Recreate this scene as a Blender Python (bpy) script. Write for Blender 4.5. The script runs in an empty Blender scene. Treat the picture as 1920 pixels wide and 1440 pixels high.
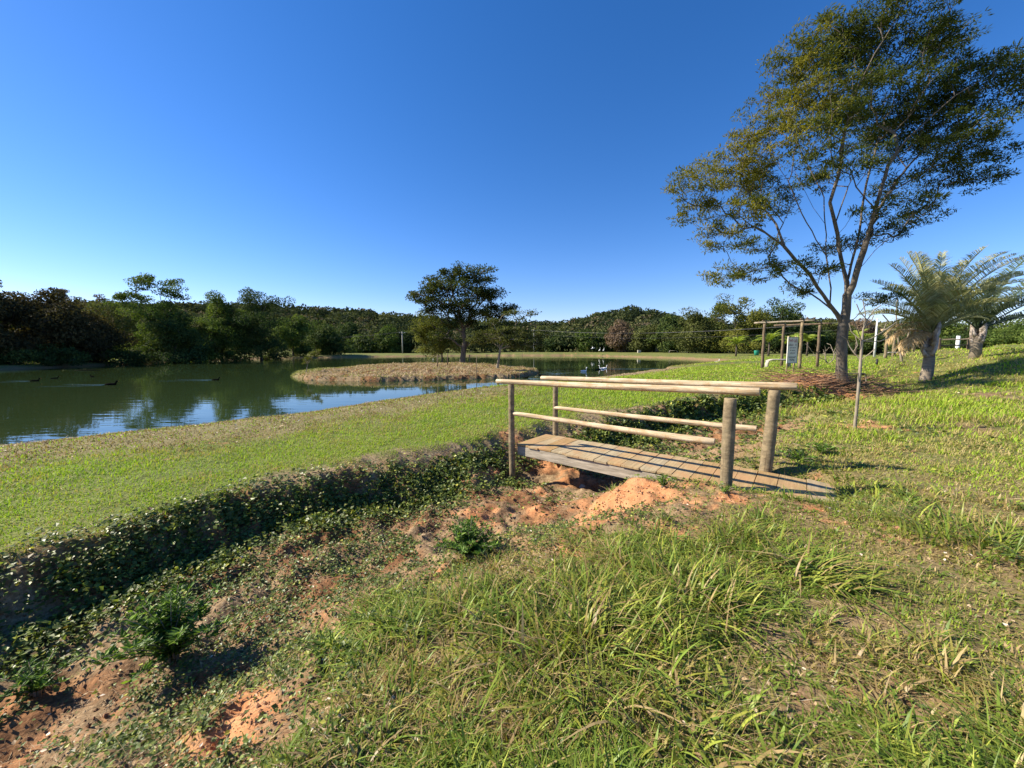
import bpy, math, random
import numpy as np
from mathutils import Vector, Matrix
R = math.radians
rng = np.random.default_rng(7)
random.seed(7)
sc = bpy.context.scene
col = sc.collection

# ------------------------------------------------------------------ camera, sky, sun, exposure
F = 730.0; EYE = 1.5; PITCH = math.atan(68 / 730)
cam_d = bpy.data.cameras.new('camera'); cam = bpy.data.objects.new('camera', cam_d); col.objects.link(cam)
cam.location = (0, 0, EYE); cam.rotation_euler = (math.pi / 2 - PITCH, 0, 0)
cam_d.sensor_width = 36; cam_d.lens = F / 1920 * 36; cam_d.clip_start = .05; cam_d.clip_end = 3000
sc.camera = cam
SUN_EL = 36.5; SUN_VEC = Vector((-1, .10, 0)).normalized() * math.cos(R(SUN_EL)) + Vector((0, 0, math.sin(R(SUN_EL))))
w = bpy.data.worlds.new('World'); sc.world = w; w.use_nodes = True
nt = w.node_tree; nt.nodes.clear()
sky = nt.nodes.new('ShaderNodeTexSky'); sky.sky_type = 'NISHITA'; sky.sun_disc = False
sky.sun_elevation = R(SUN_EL); sky.sun_rotation = math.atan2(SUN_VEC.x, SUN_VEC.y)
sky.altitude = 700; sky.air_density = 1.0; sky.dust_density = .2; sky.ozone_density = 4.5
hs = nt.nodes.new('ShaderNodeHueSaturation'); hs.inputs['Saturation'].default_value = 1.26
bg = nt.nodes.new('ShaderNodeBackground'); bg.inputs[1].default_value = .08
wo = nt.nodes.new('ShaderNodeOutputWorld')
tm = nt.nodes.new('ShaderNodeMix'); tm.data_type = 'RGBA'; tm.blend_type = 'MULTIPLY'; tm.inputs[0].default_value = 1; tm.inputs[7].default_value = (1.20, 1.0, 1.13, 1)
nt.links.new(sky.outputs[0], hs.inputs['Color']); nt.links.new(hs.outputs[0], tm.inputs[6]); nt.links.new(tm.outputs[2], bg.inputs[0]); nt.links.new(bg.outputs[0], wo.inputs[0])
sd = bpy.data.lights.new('sun', 'SUN'); sd.energy = 5.0; sd.angle = R(.53); sd.color = (1, .90, .74)
so = bpy.data.objects.new('sun', sd); col.objects.link(so)
so.rotation_euler = SUN_VEC.to_track_quat('Z', 'Y').to_euler()
sc.view_settings.view_transform = 'Standard'; sc.view_settings.look = 'None'
sc.view_settings.exposure = 1.08; sc.view_settings.gamma = 1
sc.render.engine = 'CYCLES'
sc.cycles.max_bounces = 6; sc.cycles.transmission_bounces = 3; sc.cycles.diffuse_bounces = 3; sc.cycles.glossy_bounces = 3

# ------------------------------------------------------------------ numeric helpers
CP, SP = math.cos(PITCH), math.sin(PITCH)
def ray(px, py):
    a = (px - 960) / F; b = -(py - 720) / F
    return np.array([a, CP + b * SP, -SP + b * CP])
def atz(px, py, z):
    d = ray(px, py); t = (z - EYE) / d[2]; return np.array([0, 0, EYE]) + d * t
def aty(px, py, Y):
    d = ray(px, py); return np.array([0, 0, EYE]) + d * (Y / d[1])
def hsh(ix, iy, seed):
    h = (ix.astype(np.int64) * 374761393 + iy.astype(np.int64) * 668265263 + seed * 974634777) & 0xffffffff
    h = ((h ^ (h >> 13)) * 1274126177) & 0xffffffff
    return ((h ^ (h >> 16)) & 0xffff) / 65535.0
def vn(x, y, seed=0):
    x = np.asarray(x, float); y = np.asarray(y, float)
    xi = np.floor(x); yi = np.floor(y); fx = x - xi; fy = y - yi
    fx = fx * fx * (3 - 2 * fx); fy = fy * fy * (3 - 2 * fy)
    a = hsh(xi, yi, seed); b = hsh(xi + 1, yi, seed); c = hsh(xi, yi + 1, seed); d = hsh(xi + 1, yi + 1, seed)
    return (a * (1 - fx) + b * fx) * (1 - fy) + (c * (1 - fx) + d * fx) * fy
def fbm(x, y, seed=0, o=4):
    s = 0; a = .5; n = 0
    for i in range(o):
        s = s + a * vn(x * 2 ** i + 17.3 * i, y * 2 ** i - 9.1 * i, seed + i); n += a; a *= .5
    return s / n
def ss(a, b, x):
    t = np.clip((np.asarray(x, float) - a) / (b - a), 0, 1); return t * t * (3 - 2 * t)

# ------------------------------------------------------------------ terrain shape
ZW = -.45
def wpt(px, py): p = atz(px, py, ZW); return (p[0], p[1])
LAKE = [(-24, -12), (-16, 1.5)] + [wpt(*q) for q in [(0, 848), (200, 824), (400, 802), (560, 783), (700, 762), (850, 743), (940, 733),
        (1100, 713), (1170, 704.5), (1280, 688), (1340, 682), (1380, 678.5), (1345, 675.5), (1250, 671), (1100, 667), (900, 667), (700, 669), (560, 671),
        (430, 674), (300, 680), (150, 687), (0, 693.5)]] + [(-47, 0), (-47, -12)]
LAKE = np.array(LAKE)
BANK = np.array([(-7.5, -4.5), (-4.6, .9), (-3.68, 2.67), (-3.04, 3.83), (-2.27, 4.5), (-.5, 6.22), (.6, 7.05), (2.8, 8.8), (5.3, 11.0), (8.5, 12.9), (12, 14.6), (16, 17.5), (24, 24), (40, 34)])
def segs(x, y, P, closed=False):
    n = len(P); best = np.full(np.shape(x), 1e9); sgn = np.ones(np.shape(x)); u = np.zeros(np.shape(x)); L = 0
    for i in range(n if closed else n - 1):
        a = P[i]; b = P[(i + 1) % n]; d = b - a; l = math.hypot(*d); d = d / l
        t = np.clip((x - a[0]) * d[0] + (y - a[1]) * d[1], 0, l)
        qx = x - a[0] - t * d[0]; qy = y - a[1] - t * d[1]; dd = np.hypot(qx, qy)
        m = dd < best; best = np.where(m, dd, best)
        sgn = np.where(m, np.where((x - a[0]) * d[1] - (y - a[1]) * d[0] > 0, 1, -1), sgn); u = np.where(m, L + t, u); L += l
    return best, sgn, u
def inpoly(x, y, P):
    c = np.zeros(np.shape(x), bool); j = len(P) - 1
    for i in range(len(P)):
        xi, yi = P[i]; xj, yj = P[j]
        c ^= ((yi > y) != (yj > y)) & (x < (xj - xi) * (y - yi) / (yj - yi + 1e-12) + xi); j = i
    return c
def shore(x, y):
    d, _, _ = segs(x, y, LAKE, True); d = np.where(inpoly(x, y, LAKE), -d, d)
    return d + (vn(x * .7, y * .7, 5) - .5) * np.clip(.25 + np.hypot(x, y) * .012, 0, 1.2)
def bank(x, y):
    d, s, u = segs(x, y, BANK)
    j = (vn(u * 1.7, 3.3 + 0 * u, 9) - .5) * .34 + (fbm(u * 5, 1.3 + 0 * u, 10, 3) - .5) * .30
    return d * s + j, u
ISL = (-6.8, 30.2)
def island(x, y):
    a = .22; dx = x - ISL[0]; dy = y - ISL[1]
    ux = dx * math.cos(a) + dy * math.sin(a); uy = -dx * math.sin(a) + dy * math.cos(a)
    r = np.hypot(ux / 9.0, uy / 7.6)
    return (1 - r) * 7.6 + (vn(x * .5, y * .5, 31) - .5) * 1.0      # metres inside (+)
SKYL = np.array([(-900, 560), (0, 566), (250, 568), (420, 570), (560, 577), (700, 586), (780, 592), (900, 603), (1050, 607), (1110, 594), (1180, 580), (1240, 588), (1300, 606), (1500, 604), (1700, 612), (1920, 628), (2600, 630)])
BUMPS = [(1.36, 4.28, .16, .36), (.95, 4.0, .04, .22), (-.62, 5.45, .08, .25), (.2, 4.9, .06, .3), (-.1, 4.5, .05, .25), (13.4, 15.8, .25, 1.6), (11.6, 14.8, .2, .9)]
def T(x, y):
    x = np.asarray(x, float); y = np.asarray(y, float)
    s, u = bank(x, y); wd = shore(x, y)
    zb = .02 * np.clip(y - 6, 0, 16) * ss(-12, 2, x) + (fbm(x * .35, y * .35, 2) - .5) * .10 * ss(0, 6, np.abs(y) + np.abs(x)) + (fbm(x * 2.5, y * 2.5, 3) - .5) * .035
    # right-hand slope and rise
    rt = .05 * np.clip(s - 2.6, 0, 9) + 1.05 * ss(12.5, 27, x) * ss(5, 14, y + 3)
    zr = zb + np.where(s > 0, rt, 1.05 * ss(12.5, 27, x) * ss(1.5, -3, s) * 0 + 0)
    zr = np.where(s > 0, zr, zb)
    # ditch
    L = u - 8.0
    dep = np.interp(L, [-6, 0, 2, 4.5, 6, 8, 11, 15, 19, 24, 32, 45], [.44, .42, .42, .48, .58, .5, .5, .5, .45, .4, .25, 0])
    face = .38 + .3 * vn(u * 1.3, 0 * u, 12)
    soft = .10 + .6 * ss(2.0, 4.5, L) * ss(9, 6.5, L)
    face = face + .35 * ss(2.5, 5, L) * ss(8, 6, L)
    prof = (soft * ss(-.45, .25, s) + (1 - soft) * ss(0, 1, s / face)) * (1 - ss(1.5, 3.4, s))
    lip = .02 * np.exp(-((s + .15) / .25) ** 2)
    rough = (fbm(x * 2.2, y * 2.2, 21) - .5) * .22 + (fbm(x * 8, y * 8, 22, 4) - .5) * .15
    z = zr - dep * prof + lip + rough * ss(-.2, .25, s) * (1 - ss(2.6, 4.2, s)) * .9
    z = z + (fbm(x * 6, y * 6, 23, 3) - .5) * .03 * ss(1.5, 3.5, s)
    for bx_, by_, bh, br in BUMPS:
        z = z + bh * np.exp(-((x - bx_) ** 2 + (y - by_) ** 2) / (br * br))
    # level footprint kept clear under the bridge deck
    tb = (x - .06) * .798 - (y - 5.83) * .602; vb = (x - .06) * .602 + (y - 5.83) * .798
    mb_ = ss(-.25, -.02, tb) * ss(4.3, 3.6, tb) * ss(-.22, -.03, vb) * ss(1.15, .9, vb)
    cap = np.where(tb < 3.0, -.035 - .08 * ss(3.0, 2.2, tb), -.035 - .05 * np.maximum(0, tb - 3.0) ** 2 - .01)
    z = z * (1 - mb_) + np.minimum(z, cap) * mb_
    # lake bank
    Lw = 3.0 + 7 * ss(12, 24, y) * ss(2, 9, x + .3 * y)
    near = ZW + .10 * ss(0, .12, wd) + (z - ZW - .10) * ss(-.2, 1, wd / Lw)
    far = ZW + .30 * ss(0, .35, wd) + (z - ZW - .30) * ss(0, 6, wd)
    zl = np.where((y > 34) | (x < -30), far, near)
    z = np.where(s > -.6, z, zl)
    z = np.where(wd < 0, ZW - .05 - .7 * ss(0, 3, -wd), z)
    isl = island(x, y)
    zi = ZW + .26 * ss(0, .22, isl) + .38 * ss(.2, 5, isl) + (fbm(x * 1.3, y * 1.3, 41) - .5) * .26 * ss(0, 1, isl) + (fbm(x * 5, y * 5, 42, 2) - .5) * .10 * ss(0, .4, isl)
    z = np.where(isl > 0, np.maximum(z, zi), z)
    # hills far behind
    ys = np.maximum(y, 1); px = 960 + F * x / ys; sk = np.interp(px, SKYL[:, 0], SKYL[:, 1])
    H = np.clip((652 - sk) / F * 225 + 1.5 - 7, 0, 60)
    z = z + np.where(y > 100, H * ss(104, 225, y), 0) + ss(100, 140, y) * (fbm(x * .02, y * .02, 51) - .5) * 4
    z = z + ss(52, 110, -x) * ss(20, 70, y) * (1 - ss(100, 180, y)) * 5
    return z
def Tz(x, y): return float(T(np.array([x]), np.array([y]))[0])
def hit(px, py):
    d = ray(px, py); t = np.geomspace(.6, 500, 1400)
    X = d[0] * t; Y = d[1] * t; Z = EYE + d[2] * t; g = T(X, Y); m = np.where(Z < g)[0]
    if not len(m): return np.array([X[-1], Y[-1], g[-1]])
    i = m[0]; j = max(i - 1, 0); a = Z[j] - g[j]; b = g[i] - Z[i]; k = a / (a + b + 1e-9)
    x = X[j] + (X[i] - X[j]) * k; y = Y[j] + (Y[i] - Y[j]) * k
    return np.array([x, y, Tz(x, y)])

# ------------------------------------------------------------------ object helpers
def tag(o, label=None, cat=None, group=None, kind=None):
    if label: o['label'] = label
    if cat: o['category'] = cat
    if group: o['group'] = group
    if kind: o['kind'] = kind
    return o
def empty(name, loc, label, cat, group=None, rz=0):
    o = bpy.data.objects.new(name, None); col.objects.link(o); o.location = loc; o.rotation_euler = (0, 0, rz)
    o.empty_display_size = .2
    return tag(o, label, cat, group)
def link(name, me, parent=None, mat=None, loc=None, world=True):
    o = bpy.data.objects.new(name, me); col.objects.link(o)
    if mat: me.materials.append(mat)
    if parent:
        o.parent = parent
        if world: o.matrix_parent_inverse = Matrix.Translation(-Vector(parent.location)) if parent.rotation_euler.z == 0 else parent.matrix_basis.inverted()
    if loc is not None: o.location = loc
    return o
def copy_tree(o, loc=None, rz=None, parent=None, label=None, scale=None):
    c = o.copy(); col.objects.link(c)
    if parent: c.parent = parent
    if loc is not None: c.location = loc
    if rz is not None: c.rotation_euler = (0, 0, rz)
    if scale: c.scale = (scale,) * 3
    if label: c['label'] = label
    for ch in [k for k in bpy.data.objects if k.parent == o]: copy_tree(ch, parent=c)
    return c
def mesh_np(name, V, quads=None, tris=None, attrs=None, smooth=False):
    me = bpy.data.meshes.new(name); nv = len(V); me.vertices.add(nv); me.vertices.foreach_set('co', np.asarray(V, np.float32).ravel())
    ls = []; st = []; o = 0
    if quads is not None and len(quads):
        q = np.asarray(quads, np.int32); ls.append(q.ravel()); st.append(o + np.arange(len(q)) * 4); o += len(q) * 4
    if tris is not None and len(tris):
        q = np.asarray(tris, np.int32); ls.append(q.ravel()); st.append(o + np.arange(len(q)) * 3); o += len(q) * 3
    ls = np.concatenate(ls).astype(np.int32); st = np.concatenate(st).astype(np.int32)
    me.loops.add(len(ls)); me.loops.foreach_set('vertex_index', ls)
    me.polygons.add(len(st)); me.polygons.foreach_set('loop_start', st)
    me.polygons.foreach_set('use_smooth', np.full(len(st), smooth))
    me.update(calc_edges=True)
    for k, a in (attrs or {}).items():
        if a.ndim == 1:
            at = me.attributes.new(k, 'FLOAT', 'POINT'); at.data.foreach_set('value', a.astype(np.float32))
        else:
            at = me.attributes.new(k, 'FLOAT_COLOR', 'POINT'); c = np.ones((len(a), 4), np.float32); c[:, :a.shape[1]] = a; at.data.foreach_set('color', c.ravel())
    return me
class MB:
    def __init__(s): s.v = []; s.f = []; s.t = []
    def add(s, v, f, t=.5):
        o = len(s.v); s.v += [tuple(p) for p in v]; s.f += [tuple(i + o for i in q) for q in f]; s.t += [t] * len(v)
    def box(s, c, size, rot=None, t=.5, jit=0):
        v = []
        for k in range(8):
            p = Vector(((k & 1) - .5, ((k >> 1) & 1) - .5, ((k >> 2) & 1) - .5)); p = Vector((p.x * size[0], p.y * size[1], p.z * size[2]))
            if jit: p += Vector((random.uniform(-jit, jit),) * 1 + (random.uniform(-jit, jit), random.uniform(-jit, jit)))
            if rot: p = rot @ p
            v.append(p + Vector(c))
        s.add(v, [(0, 2, 3, 1), (4, 5, 7, 6), (0, 1, 5, 4), (2, 6, 7, 3), (0, 4, 6, 2), (1, 3, 7, 5)], t)
    def tube(s, pts, rad, n=8, cap=True, t=.5, jit=0):
        pts = [Vector(p) for p in pts]; m = len(pts)
        if not hasattr(rad, '__len__'): rad = [rad] * m
        rings = []; ref = None
        for i, p in enumerate(pts):
            d = (pts[min(i + 1, m - 1)] - pts[max(i - 1, 0)])
            d = d.normalized() if d.length > 1e-9 else Vector((0, 0, 1))
            if ref is None: ref = d.orthogonal().normalized()
            ref = (ref - d * ref.dot(d)); ref = ref.normalized() if ref.length > 1e-6 else d.orthogonal().normalized()
            b = d.cross(ref)
            rings.append([p + (ref * math.cos(2 * math.pi * k / n) + b * math.sin(2 * math.pi * k / n)) * rad[i] * (1 + random.uniform(-jit, jit)) for k in range(n)])
        v = [q for r_ in rings for q in r_]
        f = [(i * n + k, i * n + (k + 1) % n, (i + 1) * n + (k + 1) % n, (i + 1) * n + k) for i in range(m - 1) for k in range(n)]
        if cap: f += [tuple(range(n))[::-1], tuple((m - 1) * n + k for k in range(n))]
        s.add(v, f, t)
    def build(s, name, mat, parent=None, smooth=True, bevel=0, loc=None):
        me = bpy.data.meshes.new(name); me.from_pydata([tuple(p) for p in s.v], [], s.f); me.update()
        at = me.attributes.new('tint', 'FLOAT', 'POINT'); at.data.foreach_set('value', np.array(s.t, np.float32))
        if smooth:
            me.polygons.foreach_set('use_smooth', np.array([len(p.vertices) == 4 for p in me.polygons])); 
        o = link(name, me, parent, mat, loc)
        if bevel:
            b = o.modifiers.new('bevel', 'BEVEL'); b.width = bevel; b.segments = 2; b.limit_method = 'ANGLE'
        return o

# ------------------------------------------------------------------ materials
def new_mat(name):
    m = bpy.data.materials.new(name); m.use_nodes = True; n = m.node_tree; n.nodes.clear()
    out = n.nodes.new('ShaderNodeOutputMaterial'); return m, n, out
def N(n, t, **k):
    x = n.nodes.new(t)
    for a, b in k.items():
        if a.startswith('i_'):
            x.inputs[int(a[2:]) if a[2:].isdigit() else a[2:].replace('_', ' ')].default_value = b
        else: setattr(x, a, b)
    return x
def ramp(n, fac, stops):
    r_ = n.nodes.new('ShaderNodeValToRGB'); e = r_.color_ramp.elements
    while len(e) < len(stops): e.new(.5)
    for i, (p, c) in enumerate(stops): e[i].position = p; e[i].color = (*c, 1)
    n.links.new(fac, r_.inputs[0]); return r_
def mixc(n, fac, a, b, mode='MIX'):
    m = n.nodes.new('ShaderNodeMix'); m.data_type = 'RGBA'; m.blend_type = mode
    if isinstance(fac, (int, float)): m.inputs[0].default_value = fac
    else: n.links.new(fac, m.inputs[0])
    for i, c in ((6, a), (7, b)):
        if isinstance(c, tuple): m.inputs[i].default_value = (*c, 1)
        else: n.links.new(c, m.inputs[i])
    return m.outputs[2]
def leaf_mat(name, stops, trans=.35, rough=.45, spec=.35):
    m, n, out = new_mat(name); at = N(n, 'ShaderNodeAttribute', attribute_name='tint')
    r_ = ramp(n, at.outputs['Fac'], stops)
    p = N(n, 'ShaderNodeBsdfPrincipled'); p.inputs['Roughness'].default_value = rough; p.inputs['Specular IOR Level'].default_value = spec
    n.links.new(r_.outputs[0], p.inputs['Base Color'])
    t = N(n, 'ShaderNodeBsdfTranslucent'); g = mixc(n, 1.0, r_.outputs[0], (1.15, 1.2, .55), 'MULTIPLY'); n.links.new(g, t.inputs[0])
    mx = N(n, 'ShaderNodeMixShader'); mx.inputs[0].default_value = trans
    n.links.new(p.outputs[0], mx.inputs[1]); n.links.new(t.outputs[0], mx.inputs[2]); n.links.new(mx.outputs[0], out.inputs[0]); return m
def solid(name, c1, c2, scale=(8, 8, 8), rough=.8, bump=.3, detail=6, tint=0.0, spec=.3, bdist=.01, blotch=None):
    m, n, out = new_mat(name); tc = N(n, 'ShaderNodeTexCoord'); mp = N(n, 'ShaderNodeMapping'); mp.inputs['Scale'].default_value = scale
    n.links.new(tc.outputs['Object'], mp.inputs[0]); nz = N(n, 'ShaderNodeTexNoise'); nz.inputs['Scale'].default_value = 1; nz.inputs['Detail'].default_value = detail; nz.inputs['Roughness'].default_value = .65
    n.links.new(mp.outputs[0], nz.inputs[0]); r_ = ramp(n, nz.outputs['Fac'], [(.32, c1), (.68, c2)])
    c = r_.outputs[0]
    if blotch:
        nb = N(n, 'ShaderNodeTexNoise'); nb.inputs['Scale'].default_value = 7; nb.inputs['Detail'].default_value = 5; nb.inputs['Roughness'].default_value = .7; n.links.new(tc.outputs['Object'], nb.inputs[0])
        c = mixc(n, ramp(n, nb.outputs['Fac'], [(.50, (0, 0, 0)), (.62, (.85, .85, .85))]).outputs[0], c, blotch)
        w2 = N(n, 'ShaderNodeMapping'); w2.inputs['Scale'].default_value = (60, 60, 1.2); n.links.new(tc.outputs['Object'], w2.inputs[0]); n3_ = N(n, 'ShaderNodeTexNoise'); n3_.inputs['Scale'].default_value = 1; n3_.inputs['Detail'].default_value = 3; n.links.new(w2.outputs[0], n3_.inputs[0])
        c = mixc(n, ramp(n, n3_.outputs['Fac'], [(.60, (0, 0, 0)), (.66, (.8, .8, .8))]).outputs[0], c, (.10, .07, .04))
    if tint:
        at = N(n, 'ShaderNodeAttribute', attribute_name='tint'); rt = ramp(n, at.outputs['Fac'], [(0, (1 - tint,) * 3), (1, (1 + tint,) * 3)]); c = mixc(n, 1.0, c, rt.outputs[0], 'MULTIPLY')
    p = N(n, 'ShaderNodeBsdfPrincipled'); p.inputs['Roughness'].default_value = rough; p.inputs['Specular IOR Level'].default_value = spec
    n.links.new(c, p.inputs['Base Color'])
    b = N(n, 'ShaderNodeBump'); b.inputs['Strength'].default_value = bump; b.inputs['Distance'].default_value = bdist
    n.links.new(nz.outputs['Fac'], b.inputs['Height']); n.links.new(b.outputs[0], p.inputs['Normal']); n.links.new(p.outputs[0], out.inputs[0]); return m

M = {}
M['rail'] = solid('pale_round_timber', (.30, .21, .11), (.68, .56, .38), (30, 30, 2.5), .8, .9, 10, blotch=(.42, .28, .14))
M['post'] = solid('weathered_post_timber', (.11, .085, .05), (.31, .24, .14), (9, 9, 16), .85, .7, 8, bdist=.02, blotch=(.17, .14, .085))
M['post_dark'] = solid('dark_post_timber', (.07, .05, .032), (.19, .14, .09), (9, 9, 3), .85, .6)
M['beam'] = solid('grey_beam_timber', (.20, .17, .125), (.46, .40, .31), (3, 3, 22), .85, .5, 8)
M['white_paint'] = solid('white_paint', (.62, .62, .6), (.8, .8, .78), (3, 3, 3), .5, .05)
M['concrete'] = solid('pale_concrete', (.30, .28, .23), (.45, .42, .35), (5, 5, 5), .85, .3)
M['concrete_dark'] = solid('grey_concrete', (.22, .21, .19), (.38, .36, .33), (5, 5, 5), .85, .3)
M['bark'] = solid('grey_brown_bark', (.055, .045, .033), (.18, .15, .115), (7, 7, 1.6), .9, 1.0, 8, bdist=.03)
M['bark_light'] = solid('pale_bark', (.16, .13, .09), (.34, .29, .22), (9, 9, 3), .9, .6, 8)
M['bark_far'] = solid('far_bark', (.05, .04, .03), (.13, .105, .08), (2, 2, 1), .9, .2)
M['duck'] = solid('black_feathers', (.005, .005, .005), (.012, .011, .01), (20, 20, 20), 1.0, .1, spec=0)
M['white_feather'] = solid('white_feathers', (.72, .72, .70), (.82, .82, .8), (20, 20, 20), .6, .1)
M['bill'] = solid('orange_bill', (.55, .22, .03), (.6, .26, .05), (20, 20, 20), .5, .0)
M['green_plastic'] = solid('green_plastic', (.02, .22, .16), (.04, .3, .2), (4, 4, 4), .4, .05)
M['black_metal'] = solid('black_metal', (.015, .015, .015), (.03, .03, .03), (8, 8, 8), .6, .1)
M['wire'] = solid('grey_wire', (.10, .10, .11), (.14, .14, .15), (1, 1, 1), .6, .0)
M['red_ink'] = solid('faded_red_ink', (.33, .09, .12), (.40, .13, .16), (9, 9, 9), .6, .0)
M['black_ink'] = solid('faded_dark_ink', (.05, .05, .07), (.09, .09, .11), (9, 9, 9), .6, .0)
M['palm_trunk'] = solid('ringed_palm_trunk', (.11, .09, .065), (.33, .27, .2), (3, 3, 34), .9, .8, 6, bdist=.02)
M['palm_boot'] = solid('pale_leaf_bases', (.16, .11, .08), (.52, .46, .40), (7, 7, 5), .8, .4)
M['twig'] = solid('reddish_dead_twigs', (.20, .10, .055), (.40, .24, .14), (9, 9, 9), .9, .3)
M['stone'] = solid('red_stone', (.28, .13, .08), (.42, .24, .16), (6, 6, 6), .85, .4)

def deck_mat():
    m, n, out = new_mat('deck_planks'); tc = N(n, 'ShaderNodeTexCoord'); mp = N(n, 'ShaderNodeMapping'); mp.inputs['Scale'].default_value = (5, 60, 20)
    mp.inputs['Rotation'].default_value = (0, 0, 0)
    n.links.new(tc.outputs['Object'], mp.inputs[0]); nz = N(n, 'ShaderNodeTexNoise'); nz.inputs['Scale'].default_value = .5; nz.inputs['Detail'].default_value = 8; nz.inputs['Roughness'].default_value = .7
    mp.inputs['Scale'].default_value = (60, 5, 20)
    n.links.new(mp.outputs[0], nz.inputs[0])
    at = N(n, 'ShaderNodeAttribute', attribute_name='tint')
    base = ramp(n, at.outputs['Fac'], [(0, (.38, .25, .11)), (.5, (.44, .32, .165)), (1, (.42, .36, .24))])
    gr = ramp(n, nz.outputs['Fac'], [(.3, (.55, .52, .5)), (.7, (1.12, 1.1, 1.05))])
    c = mixc(n, 1.0, base.outputs[0], gr.outputs[0], 'MULTIPLY')
    n2 = N(n, 'ShaderNodeTexNoise'); n2.inputs['Scale'].default_value = 3.5; n2.inputs['Detail'].default_value = 5; n.links.new(tc.outputs['Object'], n2.inputs[0])
    d = ramp(n, n2.outputs['Fac'], [(.48, (0, 0, 0)), (.66, (1, 1, 1))]); c = mixc(n, d.outputs[0], c, (.40, .24, .115))
    p = N(n, 'ShaderNodeBsdfPrincipled'); p.inputs['Roughness'].default_value = .85; p.inputs['Specular IOR Level'].default_value = .2; n.links.new(c, p.inputs['Base Color'])
    b = N(n, 'ShaderNodeBump'); b.inputs['Strength'].default_value = .5; b.inputs['Distance'].default_value = .006; n.links.new(nz.outputs['Fac'], b.inputs['Height']); n.links.new(b.outputs[0], p.inputs['Normal'])
    n.links.new(p.outputs[0], out.inputs[0]); return m
M['deck'] = deck_mat()

def ground_mat():
    m, n, out = new_mat('ground_soil_and_turf'); tc = N(n, 'ShaderNodeTexCoord')
    def nz(scale, detail=6, rough=.6):
        x = N(n, 'ShaderNodeTexNoise'); x.inputs['Scale'].default_value = scale; x.inputs['Detail'].default_value = detail; x.inputs['Roughness'].default_value = rough
        n.links.new(tc.outputs['Object'], x.inputs[0]); return x.outputs['Fac']
    at = N(n, 'ShaderNodeAttribute', attribute_name='cover'); sep = N(n, 'ShaderNodeSeparateColor'); n.links.new(at.outputs['Color'], sep.inputs[0])
    fine = nz(38, 8, .7); mid = nz(7, 6); big = nz(.6, 4); f2 = nz(110, 4, .7)
    soil = ramp(n, mid, [(.3, (.12, .062, .032)), (.55, (.22, .115, .055)), (.75, (.28, .17, .085))]).outputs[0]
    sp = ramp(n, fine, [(.35, (.45, .42, .4)), (.62, (1.3, 1.25, 1.2))]).outputs[0]
    soil = mixc(n, 1.0, soil, sp, 'MULTIPLY')
    clay = ramp(n, mid, [(.3, (.36, .155, .065)), (.7, (.54, .285, .14))]).outputs[0]
    cs = ramp(n, f2, [(.3, (.75, .72, .7)), (.6, (1.1, 1.08, 1.05))]).outputs[0]; clay = mixc(n, 1.0, clay, cs, 'MULTIPLY')
    dry = ramp(n, fine, [(.3, (.10, .068, .038)), (.5, (.24, .175, .10)), (.72, (.42, .33, .21))]).outputs[0]
    green = ramp(n, fine, [(.3, (.06, .065, .022)), (.55, (.14, .175, .045)), (.75, (.24, .26, .085))]).outputs[0]
    bg_ = ramp(n, big, [(.35, (.8, .85, .8)), (.65, (1.2, 1.1, 1.05))]).outputs[0]; green = mixc(n, 1.0, green, bg_, 'MULTIPLY')
    c = mixc(n, sep.outputs[2], soil, dry); c = mixc(n, sep.outputs[1], c, green); c = mixc(n, sep.outputs[0], c, clay)
    p = N(n, 'ShaderNodeBsdfPrincipled'); p.inputs['Roughness'].default_value = .95; p.inputs['Specular IOR Level'].default_value = .12; n.links.new(c, p.inputs['Base Color'])
    b = N(n, 'ShaderNodeBump'); b.inputs['Strength'].default_value = .9; b.inputs['Distance'].default_value = .03
    b2 = N(n, 'ShaderNodeBump'); b2.inputs['Strength'].default_value = .7; b2.inputs['Distance'].default_value = .008
    n.links.new(mid, b.inputs['Height']); n.links.new(fine, b2.inputs['Height']); n.links.new(b.outputs[0], b2.inputs['Normal']); n.links.new(b2.outputs[0], p.inputs['Normal'])
    n.links.new(p.outputs[0], out.inputs[0]); return m
M['ground'] = ground_mat()

def water_mat():
    m, n, out = new_mat('pond_water'); tc = N(n, 'ShaderNodeTexCoord'); p = N(n, 'ShaderNodeBsdfPrincipled')
    p.inputs['Base Color'].default_value = (.026, .044, .016, 1); p.inputs['Roughness'].default_value = .02; p.inputs['IOR'].default_value = 1.33; p.inputs['Specular IOR Level'].default_value = .5
    mp = N(n, 'ShaderNodeMapping'); mp.inputs['Scale'].default_value = (.55, 2.2, 1); mp.inputs['Rotation'].default_value = (0, 0, R(12)); n.links.new(tc.outputs['Object'], mp.inputs[0])
    a = N(n, 'ShaderNodeTexNoise'); a.inputs['Scale'].default_value = 1.0; a.inputs['Detail'].default_value = 3; a.inputs['Roughness'].default_value = .5; n.links.new(mp.outputs[0], a.inputs[0])
    g = N(n, 'ShaderNodeTexNoise'); g.inputs['Scale'].default_value = .045; g.inputs['Detail'].default_value = 2; n.links.new(tc.outputs['Object'], g.inputs[0])
    gm = ramp(n, g.outputs['Fac'], [(.4, (.12, .12, .12)), (.62, (1, 1, 1))])
    b = N(n, 'ShaderNodeBump'); b.inputs['Strength'].default_value = .5; b.inputs['Distance'].default_value = .010; n.links.new(a.outputs['Fac'], b.inputs['Height'])
    n.links.new(gm.outputs[0], b.inputs['Strength']); n.links.new(b.outputs[0], p.inputs['Normal']); n.links.new(p.outputs[0], out.inputs[0]); return m
M['water'] = water_mat()

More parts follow.
